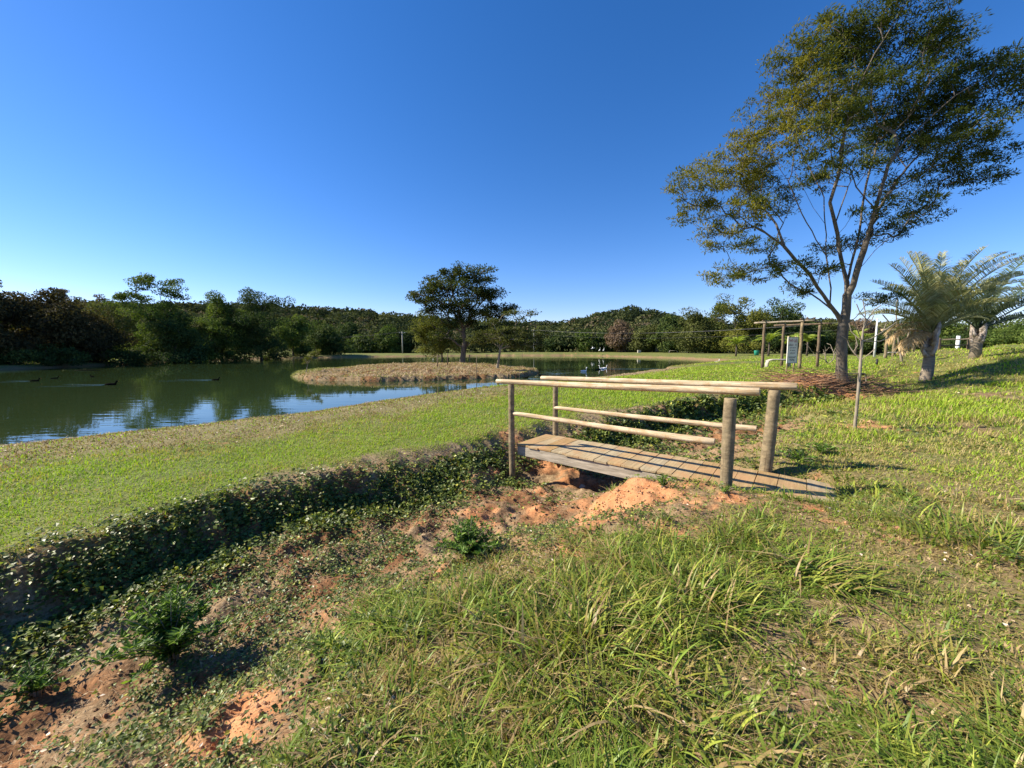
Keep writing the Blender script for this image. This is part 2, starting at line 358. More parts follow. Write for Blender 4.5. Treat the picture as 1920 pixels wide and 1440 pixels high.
M['lawn'] = leaf_mat('lawn_blades', [(0, (.46, .36, .17)), (.18, (.33, .29, .09)), (.3, (.34, .40, .045)), (.6, (.24, .40, .03)), (.88, (.46, .56, .07)), (.94, (.17, .125, .055)), (1, (.22, .16, .075))], .35, .55, .12)
M['long_grass'] = leaf_mat('long_grass_blades', [(0, (.48, .36, .17)), (.12, (.26, .18, .08)), (.2, (.34, .27, .09)), (.32, (.28, .28, .045)), (.7, (.10, .165, .022)), (.9, (.22, .31, .045)), (1, (.40, .43, .07))], .28, .42, .25)
M['cover'] = leaf_mat('creeper_leaves', [(0, (.16, .09, .04)), (.15, (.14, .15, .03)), (.3, (.06, .088, .022)), (.75, (.12, .165, .036)), (.93, (.24, .30, .06)), (1, (.48, .46, .08))], .3, .45, .3)
M['weed'] = leaf_mat('weed_leaves', [(0, (.05, .10, .018)), (.6, (.11, .20, .028)), (1, (.25, .37, .05))], .3, .5, .2)
M['litter'] = leaf_mat('dead_leaf_litter', [(0, (.16, .085, .04)), (.5, (.32, .22, .12)), (.85, (.5, .38, .24)), (1, (.72, .66, .55))], .1, .7, .15)
M['island_grass'] = leaf_mat('dried_grass', [(0, (.24, .15, .08)), (.45, (.45, .34, .19)), (.8, (.60, .48, .28)), (1, (.30, .32, .08))], .15, .7, .15)
def fol(name, a, b, c, tr=.3): return leaf_mat(name, [(0, a), (.55, b), (1, c)], tr, .75, .1)
M['f_big'] = fol('feathery_olive_foliage', (.038, .056, .017), (.09, .112, .024), (.27, .23, .034), .35)
M['f_isl'] = fol('dark_olive_foliage', (.025, .042, .014), (.055, .075, .02), (.12, .125, .03), .3)
M['f_yel'] = fol('yellow_green_foliage', (.07, .085, .02), (.13, .145, .03), (.24, .23, .045), .35)
M['f_dark'] = fol('dark_green_foliage', (.020, .040, .013), (.048, .078, .022), (.13, .16, .038), .25)
M['f_red'] = fol('reddish_brown_foliage', (.030, .028, .014), (.062, .052, .022), (.12, .095, .036), .25)
M['f_mid'] = fol('mid_green_foliage', (.035, .062, .015), (.08, .125, .026), (.20, .24, .05), .3)
M['f_olive'] = fol('olive_foliage', (.05, .06, .02), (.095, .11, .032), (.17, .18, .055), .3)
M['f_brown'] = fol('dry_brown_foliage', (.10, .065, .04), (.17, .12, .08), (.24, .18, .12), .25)
M['f_forest'] = leaf_mat('far_forest_foliage', [(0, (.022, .034, .016)), (.3, (.040, .056, .024)), (.6, (.075, .088, .034)), (.85, (.12, .13, .05)), (1, (.15, .115, .075))], .2, .9, .05)
M['frond'] = leaf_mat('silver_palm_fronds', [(0, (.36, .24, .10)), (.2, (.40, .33, .15)), (.4, (.26, .27, .12)), (.8, (.40, .40, .21)), (1, (.56, .55, .34))], .4, .5, .2)
M['frond_dead'] = leaf_mat('dead_palm_fronds', [(0, (.30, .19, .09)), (.6, (.46, .32, .16)), (1, (.58, .45, .27))], .25, .6, .2)
M['frond_shaded'] = leaf_mat('shaded_palm_fronds', [(0, (.05, .065, .03)), (.5, (.06, .09, .05)), (1, (.13, .17, .10))], .2, .5, .2)  # shade over the second palm is put into its frond colour
M['coconut'] = leaf_mat('bright_palm_fronds', [(0, (.35, .28, .06)), (.4, (.24, .30, .045)), (1, (.32, .40, .06))], .4, .4, .4)

# ------------------------------------------------------------------ ground sheet
def axis(lo, hi, a, b, d0, k):
    c = list(np.arange(a, b, d0)); d = d0; p = c[-1]
    while p < hi: d = max(d0, k * (p - b + d0 / k)); p += d; c.append(p)
    d = d0; p = a; L = []
    while p > lo: d = max(d0, k * (a - p + d0 / k)); p -= d; L.append(p)
    return np.array(L[::-1] + c)
gx = axis(-900, 900, -5.6, 5.2, .032, .020); gy = axis(-40, 900, .5, 8.6, .032, .020)
GX, GY = np.meshgrid(gx, gy); nx, ny = len(gx), len(gy)
gxr, gyr = GX.ravel(), GY.ravel()
gz = T(gxr, gyr)
CLAY = [(920, 885, .20, .9), (870, 925, .16, .8), (905, 965, .26, .9), (1000, 962, .24, .8), (1172, 932, .50, 1.3), (1010, 928, .2, .7), (1110, 985, .3, .8), (812, 1078, .15, .9), (1385, 935, .22, 1.2),
        (1290, 935, .3, .9), (1230, 985, .3, .7), (600, 1130, .22, .5), (690, 1160, .12, .6), (455, 1350, .20, 1.1), (395, 1400, .16, 1.0), (330, 1280, .2, .4), (150, 1370, .3, .45), (1560, 960, .3, .35), (1640, 1290, .2, .6),
        (1480, 1180, .22, .3), (1500, 1300, .2, .35), (1740, 1330, .18, .4), (1010, 870, .3, .9), (1075, 900, .3, .8), (960, 815, .22, .6), (580, 960, .2, .6), (750, 905, .15, .6), (740, 1000, .25, .35), (1640, 800, .35, .9), (1570, 797, .3, .6), (1500, 715, 1.2, 1.2), (1560, 718, 1.2, 1.2), (1470, 705, .8, .9), (1790, 695, .5, .5), (1765, 712, .35, .6), (240, 812, .4, .4)]
CLAYP = [(hit(a, b), r_, s_) for a, b, r_, s_ in CLAY]
def clay_mask(x, y):
    m = np.zeros(np.shape(x)); nz = .45 * fbm(x * 3, y * 3, 61, 4) + .55 * fbm(x * 15, y * 15, 65, 3)
    for p, r_, s_ in CLAYP:
        sc_ = 1.25 if p[1] < 9 else 1.0
        d = np.hypot(x - p[0], (y - p[1])) / (r_ * sc_); m = np.maximum(m, s_ * .95 * np.exp(-d * d * .9))
    return np.clip((m - .12 - (nz - .36) * 2.4) * 2.2, 0, 1)
BARE = [(hit(1230, 965), .75), (hit(1350, 940), .5), (hit(1060, 945), .8), (hit(930, 930), .6), (hit(440, 1370), .35), (hit(1640, 1290), .22), (hit(1500, 1310), .2), (hit(1760, 1350), .2), (hit(1440, 1190), .22), (hit(1100, 1400), .12), (hit(1600, 1150), .2), (hit(900, 1330), .12)]
def covers(x, y):
    s, u = bank(x, y); wd = shore(x, y); isl = island(x, y); n1 = fbm(x * .9, y * .9, 71, 4); n2 = fbm(x * 3, y * 3, 72, 3)
    clay = clay_mask(x, y)
    lawn = ss(-.1, -.5, s + (n2 - .5) * .5 - .28 * ss(3.5, 1, u - 8)) * (.42 + .58 * ss(3.2, 5.0, wd + (n1 - .5) * 3.0 + (y > 14) * 2.5)) * ss(.2, .7, wd)
    right = ss(2.3, 3.5, s + (n2 - .5) * 1.8)
    green = np.clip(np.maximum(lawn, right * ss(.22, .5, n1 + .08)), 0, 1)
    # dry path verge behind the bridge and along the bank top
    dry = np.clip(ss(.38, .62, n2) * .8 + ss(5.0, 3.0, wd) + ss(.5, .1, np.abs(s + .15)) * (.15 + .5 * ss(1.5, 4, u - 8)), 0, 1)
    vr = ((x - 2.6) / 1.5) ** 2 + ((y - 6.6) / 1.2) ** 2; green = green * (1 - np.exp(-vr * 1.1)); dry = np.maximum(dry, np.exp(-vr))
    green = np.maximum(green, .85 * ss(20, 23, u) * (s > -.1) * ss(.3, .45, n1 + .1))
    green = np.where(s > 2.2, green * (.35 + .6 * ss(5, 9, np.hypot(x, y))), green); dry = np.where(s > 2.2, np.maximum(dry, .55), dry)
    for bp_, br_ in BARE: green = green * (1 - .85 * np.exp(-(((x - bp_[0]) ** 2 + (y - bp_[1]) ** 2) / br_ ** 2)) * ss(.3, .5, n2))
    strip = np.exp(-((wd - .9) / 1.0) ** 2) * ss(13, 22, y) * (y < 60); green = green * (1 - .9 * strip); dry = np.maximum(dry, strip)
    far = ss(30, 50, y); green = np.where((y > 34) | (x < -30), ss(0, .8, wd) * .9, green); dry = np.where(y > 34, .6, dry)
    green = np.where(isl > -.3, .12 * ss(.5, .8, n1) + .5 * ss(-13.0, -15, x), green); dry = np.where(isl > -.3, ss(.36, .5, n2), dry)
    clay = np.where(isl > -.3, ss(.62, .75, n1) * .12, clay)
    clay = np.where(wd < .12, np.where(isl > -.3, clay, .04), clay)
    return clay, green * (1 - clay), dry
c_, g_, d_ = covers(gxr, gyr)
ii = np.arange(nx * ny).reshape(ny, nx)
Q = np.stack([ii[:-1, :-1], ii[:-1, 1:], ii[1:, 1:], ii[1:, :-1]], -1).reshape(-1, 4)
gm_ = mesh_np('ground', np.stack([gxr, gyr, gz], 1), Q, attrs={'cover': np.stack([c_, g_, d_], 1)}, smooth=True)
tag(link('ground', gm_, mat=M['ground']), kind='structure')
# water: one level sheet over the lake basin
wv = [(-70, -12, ZW), (33, -12, ZW), (33, 110, ZW), (-70, 110, ZW)]
lk = np.array([(x, y, ZW) for x, y in LAKE]); cen = LAKE.mean(0)
lo = [(x + (x - cen[0]) * .03, y + (y - cen[1]) * .012, ZW) for x, y in LAKE]
b = MB(); b.add(lo, [tuple(range(len(lo)))[::-1]]); wo_ = b.build('pond_water', M['water'], smooth=False); tag(wo_, kind='structure')

# ------------------------------------------------------------------ leaves and blades
def unit(v): return v / (np.linalg.norm(v, axis=1, keepdims=True) + 1e-9)
def leaves(P, D, U, L, W, tint, fold=.15):
    """diamond leaves: base P, direction D, rough up U"""
    n = len(P); D = unit(D); S = unit(np.cross(D, U)); Nn = np.cross(S, D); L = np.broadcast_to(L, n)[:, None]; W = np.broadcast_to(W, n)[:, None]
    V = np.stack([P, P + D * L * .45 + S * W * .5 + Nn * W * fold, P + D * L, P + D * L * .45 - S * W * .5 + Nn * W * fold], 1).reshape(-1, 3)
    q = np.arange(n * 4).reshape(n, 4); return V, q, np.repeat(tint, 4)
def blades(P, ang, H, W, bend, tint, seg=2, lean=None):
    n = len(P); d = np.stack([np.cos(ang), np.sin(ang), np.zeros(n)], 1); s = np.stack([-np.sin(ang), np.cos(ang), np.zeros(n)], 1)
    rows = []
    tw = rng.uniform(-.5, .5, n)
    for i in range(seg + 1):
        t = i / seg; hz = H * (t - bend * t * t * .45); hx = H * bend * t ** 1.7 * .95
        c = P + d * hx[:, None]; c[:, 2] += hz
        wd = W * (1 - t ** 2 * .92) * .5
        sv = unit(s + d * (tw * t)[:, None])
        rows.append(c - sv * wd[:, None]); rows.append(c + sv * wd[:, None])
    V = np.stack(rows, 1).reshape(-1, 3); k = 2 * (seg + 1); o = np.arange(n)[:, None] * k
    q = np.concatenate([np.stack([o[:, 0] + 2 * i, o[:, 0] + 2 * i + 1, o[:, 0] + 2 * i + 3, o[:, 0] + 2 * i + 2], 1) for i in range(seg)])
    return V, q, np.repeat(tint, k)
def cat(parts):
    V = []; Q_ = []; Tn = []; o = 0
    for v, q, t in parts: V.append(v); Q_.append(q + o); Tn.append(t); o += len(v)
    return np.concatenate(V), np.concatenate(Q_), np.concatenate(Tn)
def polar(n, r0, r1, a0=-66, a1=66, p=1.0):
    r_ = r0 * (r1 / r0) ** (rng.random(n) ** p); a = np.radians(rng.uniform(a0, a1, n)); return r_ * np.sin(a), r_ * np.cos(a), r_

def bridge_clear(x, y):
    tx = x - .06; ty = y - 5.83; t = tx * .798 - ty * .602; v = tx * .602 + ty * .798
    return ~((t > -.05) & (t < 3.72) & (v > -.06) & (v < .9))
TUS = []
def bare_(x, y):
    m = np.zeros(np.shape(x))
    for bp_, br_ in BARE: m = np.maximum(m, np.exp(-(((x - bp_[0]) ** 2 + (y - bp_[1]) ** 2) / br_ ** 2)))
    return m
def scatter_grass():
    # mown lawn, both banks
    x, y, r_ = polar(540000, 2.0, 75); s, u = bank(x, y); wd = shore(x, y); isl = island(x, y)
    cl, g, dr = covers(x, y); k = rng.random(len(x))
    ok = (wd > .02) & (isl < -.3) & bridge_clear(x, y) & (k < g * (.45 + .9 * ss(.3, .6, fbm(x * 2.2, y * 2.2, 85, 3))) * 1.1 + .12 * ss(-.1, -.4, s))
    lawnside = s < .05; ok &= (lawnside | (r_ > 2.2))
    x, y, r_, s, wd, dr = [a[ok] for a in (x, y, r_, s, wd, dr)]
    n = len(x); z = T(x, y); sc_ = np.clip(r_ / 4.5, .8, 9)
    n1 = fbm(x * .5, y * .5, 81, 3); n2 = fbm(x * 4, y * 4, 82, 2)
    rough = np.where(s > 0, 1.15, 1.0) * (1 + .9 * ss(.55, .75, n1) * (s > 0))
    H = (.020 + .026 * rng.random(n)) * np.minimum(sc_, 2.8) * rough * (.6 + .8 * n2); W = (.0045 + .004 * rng.random(n)) * sc_ ** .95 * 1.0
    dryp = np.clip(.04 + .85 * ss(4.7, 3.4, wd + 2.6 * (n1 - .5) + (y > 14) * 2) * (y < 60) + .4 * ss(.5, .7, fbm(x * 1.3, y * 1.3, 83, 3)) + .30 * (s > 0) * (.4 + 1.2 * ss(.4, .65, fbm(x * .9, y * .9, 84, 3))), 0, .92)
    t = np.where(rng.random(n) < dryp, rng.uniform(0, .25, n), rng.uniform(.28, 1, n) * (.55 + .45 * n1 * 1.4))
    band = ss(4.6, 3.3, wd + 2.6 * (n1 - .5) + (y > 14) * 2) * (y < 60); t = np.where((t < .26) & (rng.random(n) < .62 * band), 1.0, np.where((rng.random(n) < .55 * band), .45 + .3 * rng.random(n), t * .88))
    V, q, tt = blades(np.stack([x, y, z - .003], 1), rng.uniform(0, 6.28, n), H * (1 - .35 * band), W, rng.uniform(.25, 1.1, n), np.clip(t, 0, 1))
    tag(link('lawn_grass', mesh_np('lawn_grass', V, q, attrs={'tint': tt}), mat=M['lawn']), 'short green and straw coloured lawn grass on both banks', 'grass', kind='stuff')
    # longer rough grass near the camera
    K = 11; x, y, r_ = polar(36000, .75, 8.5, -75, 70, .9); s, u = bank(x, y); cl, g, dr = covers(x, y)
    n1 = fbm(x * 1.1, y * 1.1, 91, 3); n3 = fbm(x * 3.3, y * 3.3, 92, 3)
    near = ss(2.3, 3.4, s + (n3 - .5) * 1.6)
    ok = (rng.random(len(x)) < near * (.30 + .70 * ss(.30, .52, n3 + .05)) * (1 - .93 * cl) * (1 - .85 * bare_(x, y)))
    x, y, r_, s, n1, n3, near = [np.repeat(a[ok], K) for a in (x, y, r_, s, n1, n3, near)]; n = len(x); m = n // K
    ang = rng.uniform(0, 6.28, n); off = np.abs(rng.normal(0, .018, n)) * (1 + .25 * r_); x = x + off * np.cos(ang); y = y + off * np.sin(ang); z = T(x, y)
    okb = bridge_clear(x, y)
    fadeb = ss(7.5, 3.5, r_); tall = (.35 + .8 * ss(.45, .7, n1)) * np.repeat(rng.uniform(.45, 1.35, m), K)
    H = (.026 + .12 * rng.random(n) ** 1.6) * tall * (.35 + .65 * fadeb) * (.6 + .5 * near); W = (.0035 + .0075 * rng.random(n) ** 1.5) * (.8 + .2 * r_) * np.repeat(rng.uniform(.6, 1.3, m), K)
    dryp = .20 + .42 * ss(.45, .65, fbm(x * 2, y * 2, 93, 3)); tc = np.repeat(rng.random(m), K)
    t = np.where(rng.random(n) * .6 + tc * .4 < dryp, rng.uniform(0, .3, n), np.clip(.32 + (.35 * rng.random(n) + .45 * tc) * (n1 + .35), 0, 1)); ang = ang + rng.normal(0, .7, n)
    V, q, tt = blades(np.stack([x, y, z - .005], 1)[okb], ang[okb], H[okb], W[okb], rng.uniform(.3, 1.7, n)[okb], t[okb], 3)
    tag(link('rough_grass', mesh_np('rough_grass', V, q, attrs={'tint': tt}), mat=M['long_grass']), 'unmown mixed green and straw grass on the near side of the ditch', 'grass', kind='stuff')
scatter_grass()
def wiry():
    g = np.random.default_rng(77); x, y, r_ = polar(5200, 1.3, 6.5, -60, 66); s, u = bank(x, y); n1 = fbm(x * 1.3, y * 1.3, 141, 3)
    ok = (s > 2.6) & (g.random(len(x)) < ss(.4, .65, n1) * .9) & bridge_clear(x, y); x, y, s = x[ok], y[ok], s[ok]; n = len(x)
    V, q, tt = blades(np.stack([x, y, T(x, y) - .01], 1), g.uniform(0, 6.28, n), g.uniform(.12, .38, n), g.uniform(.0018, .003, n), g.uniform(.2, 1.3, n), np.where(g.random(n) < .5, g.uniform(0, .25, n), g.uniform(.3, 1, n)), 5)
    tag(link('wiry_grass_stems', mesh_np('wiry_grass_stems', V, q, attrs={'tint': tt}), mat=M['long_grass']), 'thin wiry seed stems rising out of the unmown near grass', 'grass stems', kind='stuff')
wiry()

def scatter_cover():
    x, y, r_ = polar(330000, .9, 17, -76, 60, .85); s, u = bank(x, y); cl, g, dr = covers(x, y)
    n1 = fbm(x * 1.7, y * 1.7, 101, 4); n2 = fbm(x * 5, y * 5, 102, 2)
    face = ss(-.22, .0, s) * ss(1.25, .6, s); floor = ss(.6, 1.0, s) * ss(3.7, 2.8, s)
    left = ss(1.5, -1.5, x)
    d = face * (.35 + .65 * ss(.3, .45, n1)) + floor * ss(.44, .58, n1) * .65 * ss(3.6, 1.2, s) ** .5 + .10 * floor + .16 * ss(2.2, 3.2, s) * ss(.5, .65, n1)
    ok = (rng.random(len(x)) < d * (1 - cl * .96) * (.3 + .7 * ss(.3, .6, n2)) * 1.3) & bridge_clear(x, y)
    x, y, r_, s, n1 = [a[ok] for a in (x, y, r_, s, n1)]; n = len(x); z = T(x, y)
    sz = (.011 + .017 * rng.random(n) ** 1.5) * np.clip(r_ / 3.2, .85, 3.5)
    a = rng.uniform(0, 6.28, n); D = np.stack([np.cos(a), np.sin(a), rng.uniform(-.25, .5, n)], 1)
    hh = rng.random(n) ** 1.5 * .055 * np.where(s < 1.0, 1.4, .8)
    V, q, tt = leaves(np.stack([x + .02 * (s < .5), y - hh * .8 * (s < .6), z + .006 + hh], 1), D, np.tile([0, -.25, 1.0], (n, 1)) + rng.normal(0, .35, (n, 3)), sz * 1.25, sz, np.where(rng.random(n) < .1, rng.uniform(0, .2, n), rng.uniform(.3, .95, n) ** 1.2 + .05))
    tag(link('creeping_plants', mesh_np('creeping_plants', V, q, attrs={'tint': tt}), mat=M['cover']), 'low creeping broad leaved weeds covering the ditch wall and floor', 'ground cover', kind='stuff')
    # dense creepers on the steep wall, spaced along the wall itself
    m = 100000; cu = np.concatenate([[0], np.cumsum(np.hypot(*np.diff(BANK, axis=0).T))]); uu = 7.5 + (rng.random(m) ** 1.35) * 24; sv_ = rng.uniform(-.12, .95, m)
    seg_i = np.clip(np.searchsorted(cu, uu) - 1, 0, len(BANK) - 2); dd = np.diff(BANK, axis=0); ll_ = np.hypot(dd[:, 0], dd[:, 1]); dn = dd / ll_[:, None]
    xb = BANK[seg_i, 0] + dn[seg_i, 0] * (uu - cu[seg_i]) + dn[seg_i, 1] * sv_; yb = BANK[seg_i, 1] + dn[seg_i, 1] * (uu - cu[seg_i]) - dn[seg_i, 0] * sv_
    pn = fbm(xb * 2.0, yb * 2.0, 131, 3); okb = (rng.random(m) < (.08 + .95 * ss(.47, .57, pn)) * (.35 + .65 * ss(-.05, .25, sv_ + .3 * (pn - .5)))) & bridge_clear(xb, yb) & (rng.random(m) > clay_mask(xb, yb) * .95) & (rng.random(m) < ss(-.1, .2, sv_) * ss(1.0, .5, sv_))
    xb, yb, sv_ = xb[okb], yb[okb], sv_[okb]; nb_ = len(xb); zb_ = T(xb, yb); e = .02; gx_ = (T(xb + e, yb) - T(xb - e, yb)) / (2 * e); gy_ = (T(xb, yb + e) - T(xb, yb - e)) / (2 * e)
    Nn_ = unit(np.stack([-gx_, -gy_, np.ones(nb_)], 1)); rb_ = np.hypot(xb, yb); szb = (.013 + .020 * rng.random(nb_)) * np.clip(rb_ / 3.4, .9, 3.2)
    hb = rng.random(nb_) ** 1.6 * (.015 + .07 * ss(0, .3, sv_))
    V2, q2, t2_ = leaves(np.stack([xb, yb, zb_], 1) + Nn_ * (hb + .004)[:, None], rng.normal(0, 1, (nb_, 3)) + Nn_ * .4 + np.array([0, 0, -.3]), Nn_ * .7 + np.array([0, 0, .7]) + rng.normal(0, .45, (nb_, 3)), szb * 1.3, szb, np.where(rng.random(nb_) < .12, rng.uniform(0, .2, nb_), rng.uniform(.3, 1, nb_)))
    tag(link('wall_creepers', mesh_np('wall_creepers', V2, q2, attrs={'tint': t2_}), mat=M['cover']), 'dense dark creepers hanging over the steep shaded ditch wall', 'creepers', kind='stuff')
    # straw and dead leaves
    x, y, r_ = polar(190000, .8, 30, -76, 64, .9); s, u = bank(x, y); wd = shore(x, y); cl, g, dr = covers(x, y); isl = island(x, y)
    nn = fbm(x * 2.2, y * 2.2, 111, 3)
    d = .9 * ss(-.6, -.1, s) * ss(3.6, 1.5, s) * ss(.4, .6, nn) + .22 * (s > 2.5) + .6 * ss(5, 3, wd) * ss(.4, .55, nn + .08) + .03 + .8 * np.exp(-(((x - 2.6) / 1.5) ** 2 + ((y - 6.6) / 1.2) ** 2))
    ok = (wd > .03) & (isl < -.3) & (rng.random(len(x)) < d * (1 - .8 * cl)) & bridge_clear(x, y)
    x, y, r_, s = [a[ok] for a in (x, y, r_, s)]; n = len(x); z = T(x, y); a = rng.uniform(0, 6.28, n)
    isleaf = rng.random(n) < .15 + .3 * (s < -1.5); sc_ = np.clip(r_ / 4, .8, 5)
    L = np.where(isleaf, rng.uniform(.015, .035, n), rng.uniform(.03, .09, n)) * sc_ ** .7; W = np.where(isleaf, L * .6, .0028 * sc_)
    V, q, tt = leaves(np.stack([x, y, z + .008 + .012 * rng.random(n)], 1), np.stack([np.cos(a), np.sin(a), rng.uniform(-.1, .35, n)], 1), np.tile([0, 0, 1.0], (n, 1)) + rng.normal(0, .3, (n, 3)), L, W, np.where(isleaf, rng.random(n), rng.uniform(.2, .9, n)))
    tag(link('dead_leaf_litter', mesh_np('dead_leaf_litter', V, q, attrs={'tint': tt}), mat=M['litter']), 'scattered straw and fallen dead leaves on the banks', 'leaf litter', kind='stuff')
    # dried grass of the island
    n = 60000; x = rng.uniform(-17, 4, n); y = rng.uniform(20, 40, n); isl = island(x, y); ok = isl > .03; x, y, isl = x[ok], y[ok], isl[ok]; n = len(x); z = T(x, y)
    nn = fbm(x * .8, y * .8, 121, 3); cl = fbm(x * 2.5, y * 2.5, 122, 2)
    H = (.05 + .10 * rng.random(n)) * (.5 + 1.3 * cl); t = np.clip(rng.uniform(0, .85, n) * (.7 + .5 * nn), 0, 1); gr = rng.random(n) < (.08 + .6 * ss(-12.8, -14.5, x) + .35 * ss(.55, .7, nn) + .3 * ss(.6, .1, isl)); t = np.where(gr, 1.0, t)
    V, q, tt = blades(np.stack([x, y, z - .01], 1), rng.uniform(0, 6.28, n), H, rng.uniform(.02, .045, n), rng.uniform(.4, 1.4, n), t)
    tag(link('island_dry_grass', mesh_np('island_dry_grass', V, q, attrs={'tint': tt}), mat=M['island_grass']), 'cut dried brown grass covering the pond island', 'dry grass', kind='stuff')
scatter_cover()
def crumbs():
    g = np.random.default_rng(88); x, y, r_ = polar(90000, .9, 16, -76, 60, .8); s, u = bank(x, y); cl = clay_mask(x, y); n1 = fbm(x * 3, y * 3, 151, 3)
    d = np.maximum(cl * .9, .55 * ss(.1, .5, s) * ss(3.6, 2.2, s) * ss(.42, .6, n1)) * (s > -.6); ok = (g.random(len(x)) < d) & bridge_clear(x, y); x, y, r_, cl = x[ok], y[ok], r_[ok], cl[ok]; n = len(x)
    sz = (.003 + .016 * g.random(n) ** 4) * np.clip(r_ / 3, .7, 3); O8 = np.array([(1, 0, 0), (-1, 0, 0), (0, 1, 0), (0, -1, 0), (0, 0, 1), (0, 0, -1)], float)
    V = O8[None] * g.uniform(.55, 1.2, (n, 6, 1)) + g.normal(0, .12, (n, 6, 3)); a = g.uniform(0, 6.28, n); ca, sa = np.cos(a)[:, None], np.sin(a)[:, None]
    V = np.stack([V[..., 0] * ca - V[..., 1] * sa, V[..., 0] * sa + V[..., 1] * ca, V[..., 2] * .8], -1) * sz[:, None, None]; V = V + np.stack([x, y, T(x, y) + sz * .3], 1)[:, None]
    t8 = np.array([(0, 2, 4), (2, 1, 4), (1, 3, 4), (3, 0, 4), (2, 0, 5), (1, 2, 5), (3, 1, 5), (0, 3, 5)]); tr3 = (np.arange(n)[:, None, None] * 6 + t8).reshape(-1, 3)
    tt = np.clip(cl * .8 + g.normal(0, .12, n), 0, 1)
    tag(link('soil_crumbs', mesh_np('soil_crumbs', V.reshape(-1, 3), None, tr3, attrs={'tint': np.repeat(tt, 6)}), mat=leaf_mat('soil_crumbs', [(0, (.15, .085, .05)), (.4, (.26, .14, .08)), (1, (.52, .28, .14))], 0, .95, .1)), 'loose clods and crumbs of red soil on the ditch floor', 'soil', kind='stuff')
crumbs()

# ------------------------------------------------------------------ grass tussocks and weeds as things
def tussock(px, py, n, H, rad, label, wide=.011, tmin=.3, bendlo=.25, bendhi=1.0, seed=1, dirb=None):
    g = np.random.default_rng(seed); p = hit(px, py); root = empty('grass_tussock', p, label, 'grass tussock', 'coarse grass tussocks on the near bank')
    a = g.uniform(0, 6.28, n); rr = rad * 1.35 * g.random(n) ** .7; x = p[0] + rr * np.cos(a); y = p[1] + rr * np.sin(a); z = T(x, y)
    out = a + g.normal(0, 1.3, n)
    if dirb is not None: out = np.where(g.random(n) < .5, dirb + g.normal(0, .5, n), out)
    t = np.where(g.random(n) < .2, g.uniform(0, .25, n), g.uniform(tmin, 1, n))
    V, q, tt = blades(np.stack([x, y, z - .01], 1), out, H * .78 * g.uniform(.25, 1.1, n), 1.35 * wide * g.uniform(.4, 1.25, n), g.uniform(bendlo, bendhi + .5, n), t, 5)
    V = V - p
    o = link('blades', mesh_np('grass_blades', V, q, attrs={'tint': tt}), root, M['long_grass'], world=False)
    # flowering stems
    return root
tussock(1090, 1200, 900, .34, .36, 'largest coarse green tussock in the middle of the near bank', .010, seed=2)
tussock(1290, 1130, 420, .32, .26, 'green tussock right behind the largest one, beside a bare hollow', .010, seed=12)
tussock(860, 1160, 300, .25, .22, 'low spreading tussock left of the largest one, above the clay floor', .008, seed=13)
tussock(1530, 1080, 330, .36, .18, 'tussock with long blades swept to the right, in front of the bridge ramp', .011, .35, .6, 1.3, seed=3, dirb=-.1)
tussock(1400, 1010, 200, .28, .16, 'upright tussock just in front of the thick near bridge post', .008, seed=4)
tussock(1850, 1020, 520, .34, .34, 'dense tussock at the right edge of the near bank', .010, .35, seed=5)
tussock(1300, 1400, 170, .20, .25, 'dark broad bladed tussock at the bottom of the picture, right of centre', .014, seed=6)
tussock(700, 1390, 260, .18, .25, 'short tussock at the bottom of the picture, left of centre', .007, seed=7)
tussock(1620, 960, 240, .30, .25, 'thin leaning tussock with wiry stems right of the bridge ramp', .006, .25, .5, 1.3, seed=8, dirb=2.6)

def weed(px, py, H, Wd, nst, nlf, LL, label, seed=1, name='weed_bush'):
    g = np.random.default_rng(seed); p = hit(px, py); root = empty(name, p, label, 'weed')
    st = MB(); parts = []
    for i in range(nst):
        a = g.uniform(0, 6.28); rr = Wd * g.uniform(.1, 1); h = H * g.uniform(.55, 1.05) * (1 - .35 * rr / Wd)
        pts = [(0 + .02 * math.cos(a), .02 * math.sin(a), -.02)] + [(rr * k * k * math.cos(a), rr * k * k * math.sin(a), h * k) for k in (.35, .7, 1)]
        st.tube(pts, [.006, .005, .003, .0015], 5)
        P0 = np.array(pts); m = nlf // nst; t = g.uniform(.25, 1, m) * 3; i0 = np.minimum(t.astype(int), 2); f = (t - i0)[:, None]
        pos = P0[i0] * (1 - f) + P0[i0 + 1] * f; b_ = g.uniform(0, 6.28, m)
        D = np.stack([np.cos(b_), np.sin(b_), g.uniform(.1, .9, m)], 1); sz = LL * g.uniform(.6, 1.1, m)
        parts.append(leaves(pos, D, np.tile([0, 0, 1.], (m, 1)) + g.normal(0, .4, (m, 3)), sz, sz * .3, g.random(m) ** 1.3))
    st.v = [v for v in st.v]; o = st.build('stem', M['bark_light'], None); o.parent = root
    V, q, t = cat(parts); o = link('foliage', mesh_np('weed_foliage', V, q, attrs={'tint': t}), root, M['weed'], world=False)
    return root
weed(325, 1240, .46, .34, 44, 3000, .060, 'leafy green weed standing on the ditch floor at lower left', 1)
weed(880, 1050, .34, .32, 50, 3600, .050, 'dense rounded dark green weed on the ditch floor in front of the bridge', 2)
weed(1243, 915, .16, .12, 12, 300, .045, 'small dark weed growing against the bridge side beam', 3)
weed(70, 1300, .2, .24, 18, 800, .045, 'low dark weed at the left edge of the ditch floor', 4)
weed(265, 1110, .12, .2, 12, 320, .05, 'sprawling bright weed under the shaded ditch wall', 5)
weed(715, 940, .12, .18, 12, 320, .04, 'small bushy weed below the lip of the ditch, left of the bridge', 6)
weed(1360, 925, .10, .16, 12, 300, .035, 'low weed at the foot of the thick near bridge post', 7)
weed(1500, 865, .16, .30, 18, 500, .06, 'flat leafy weed patch behind the far bridge post', 8)
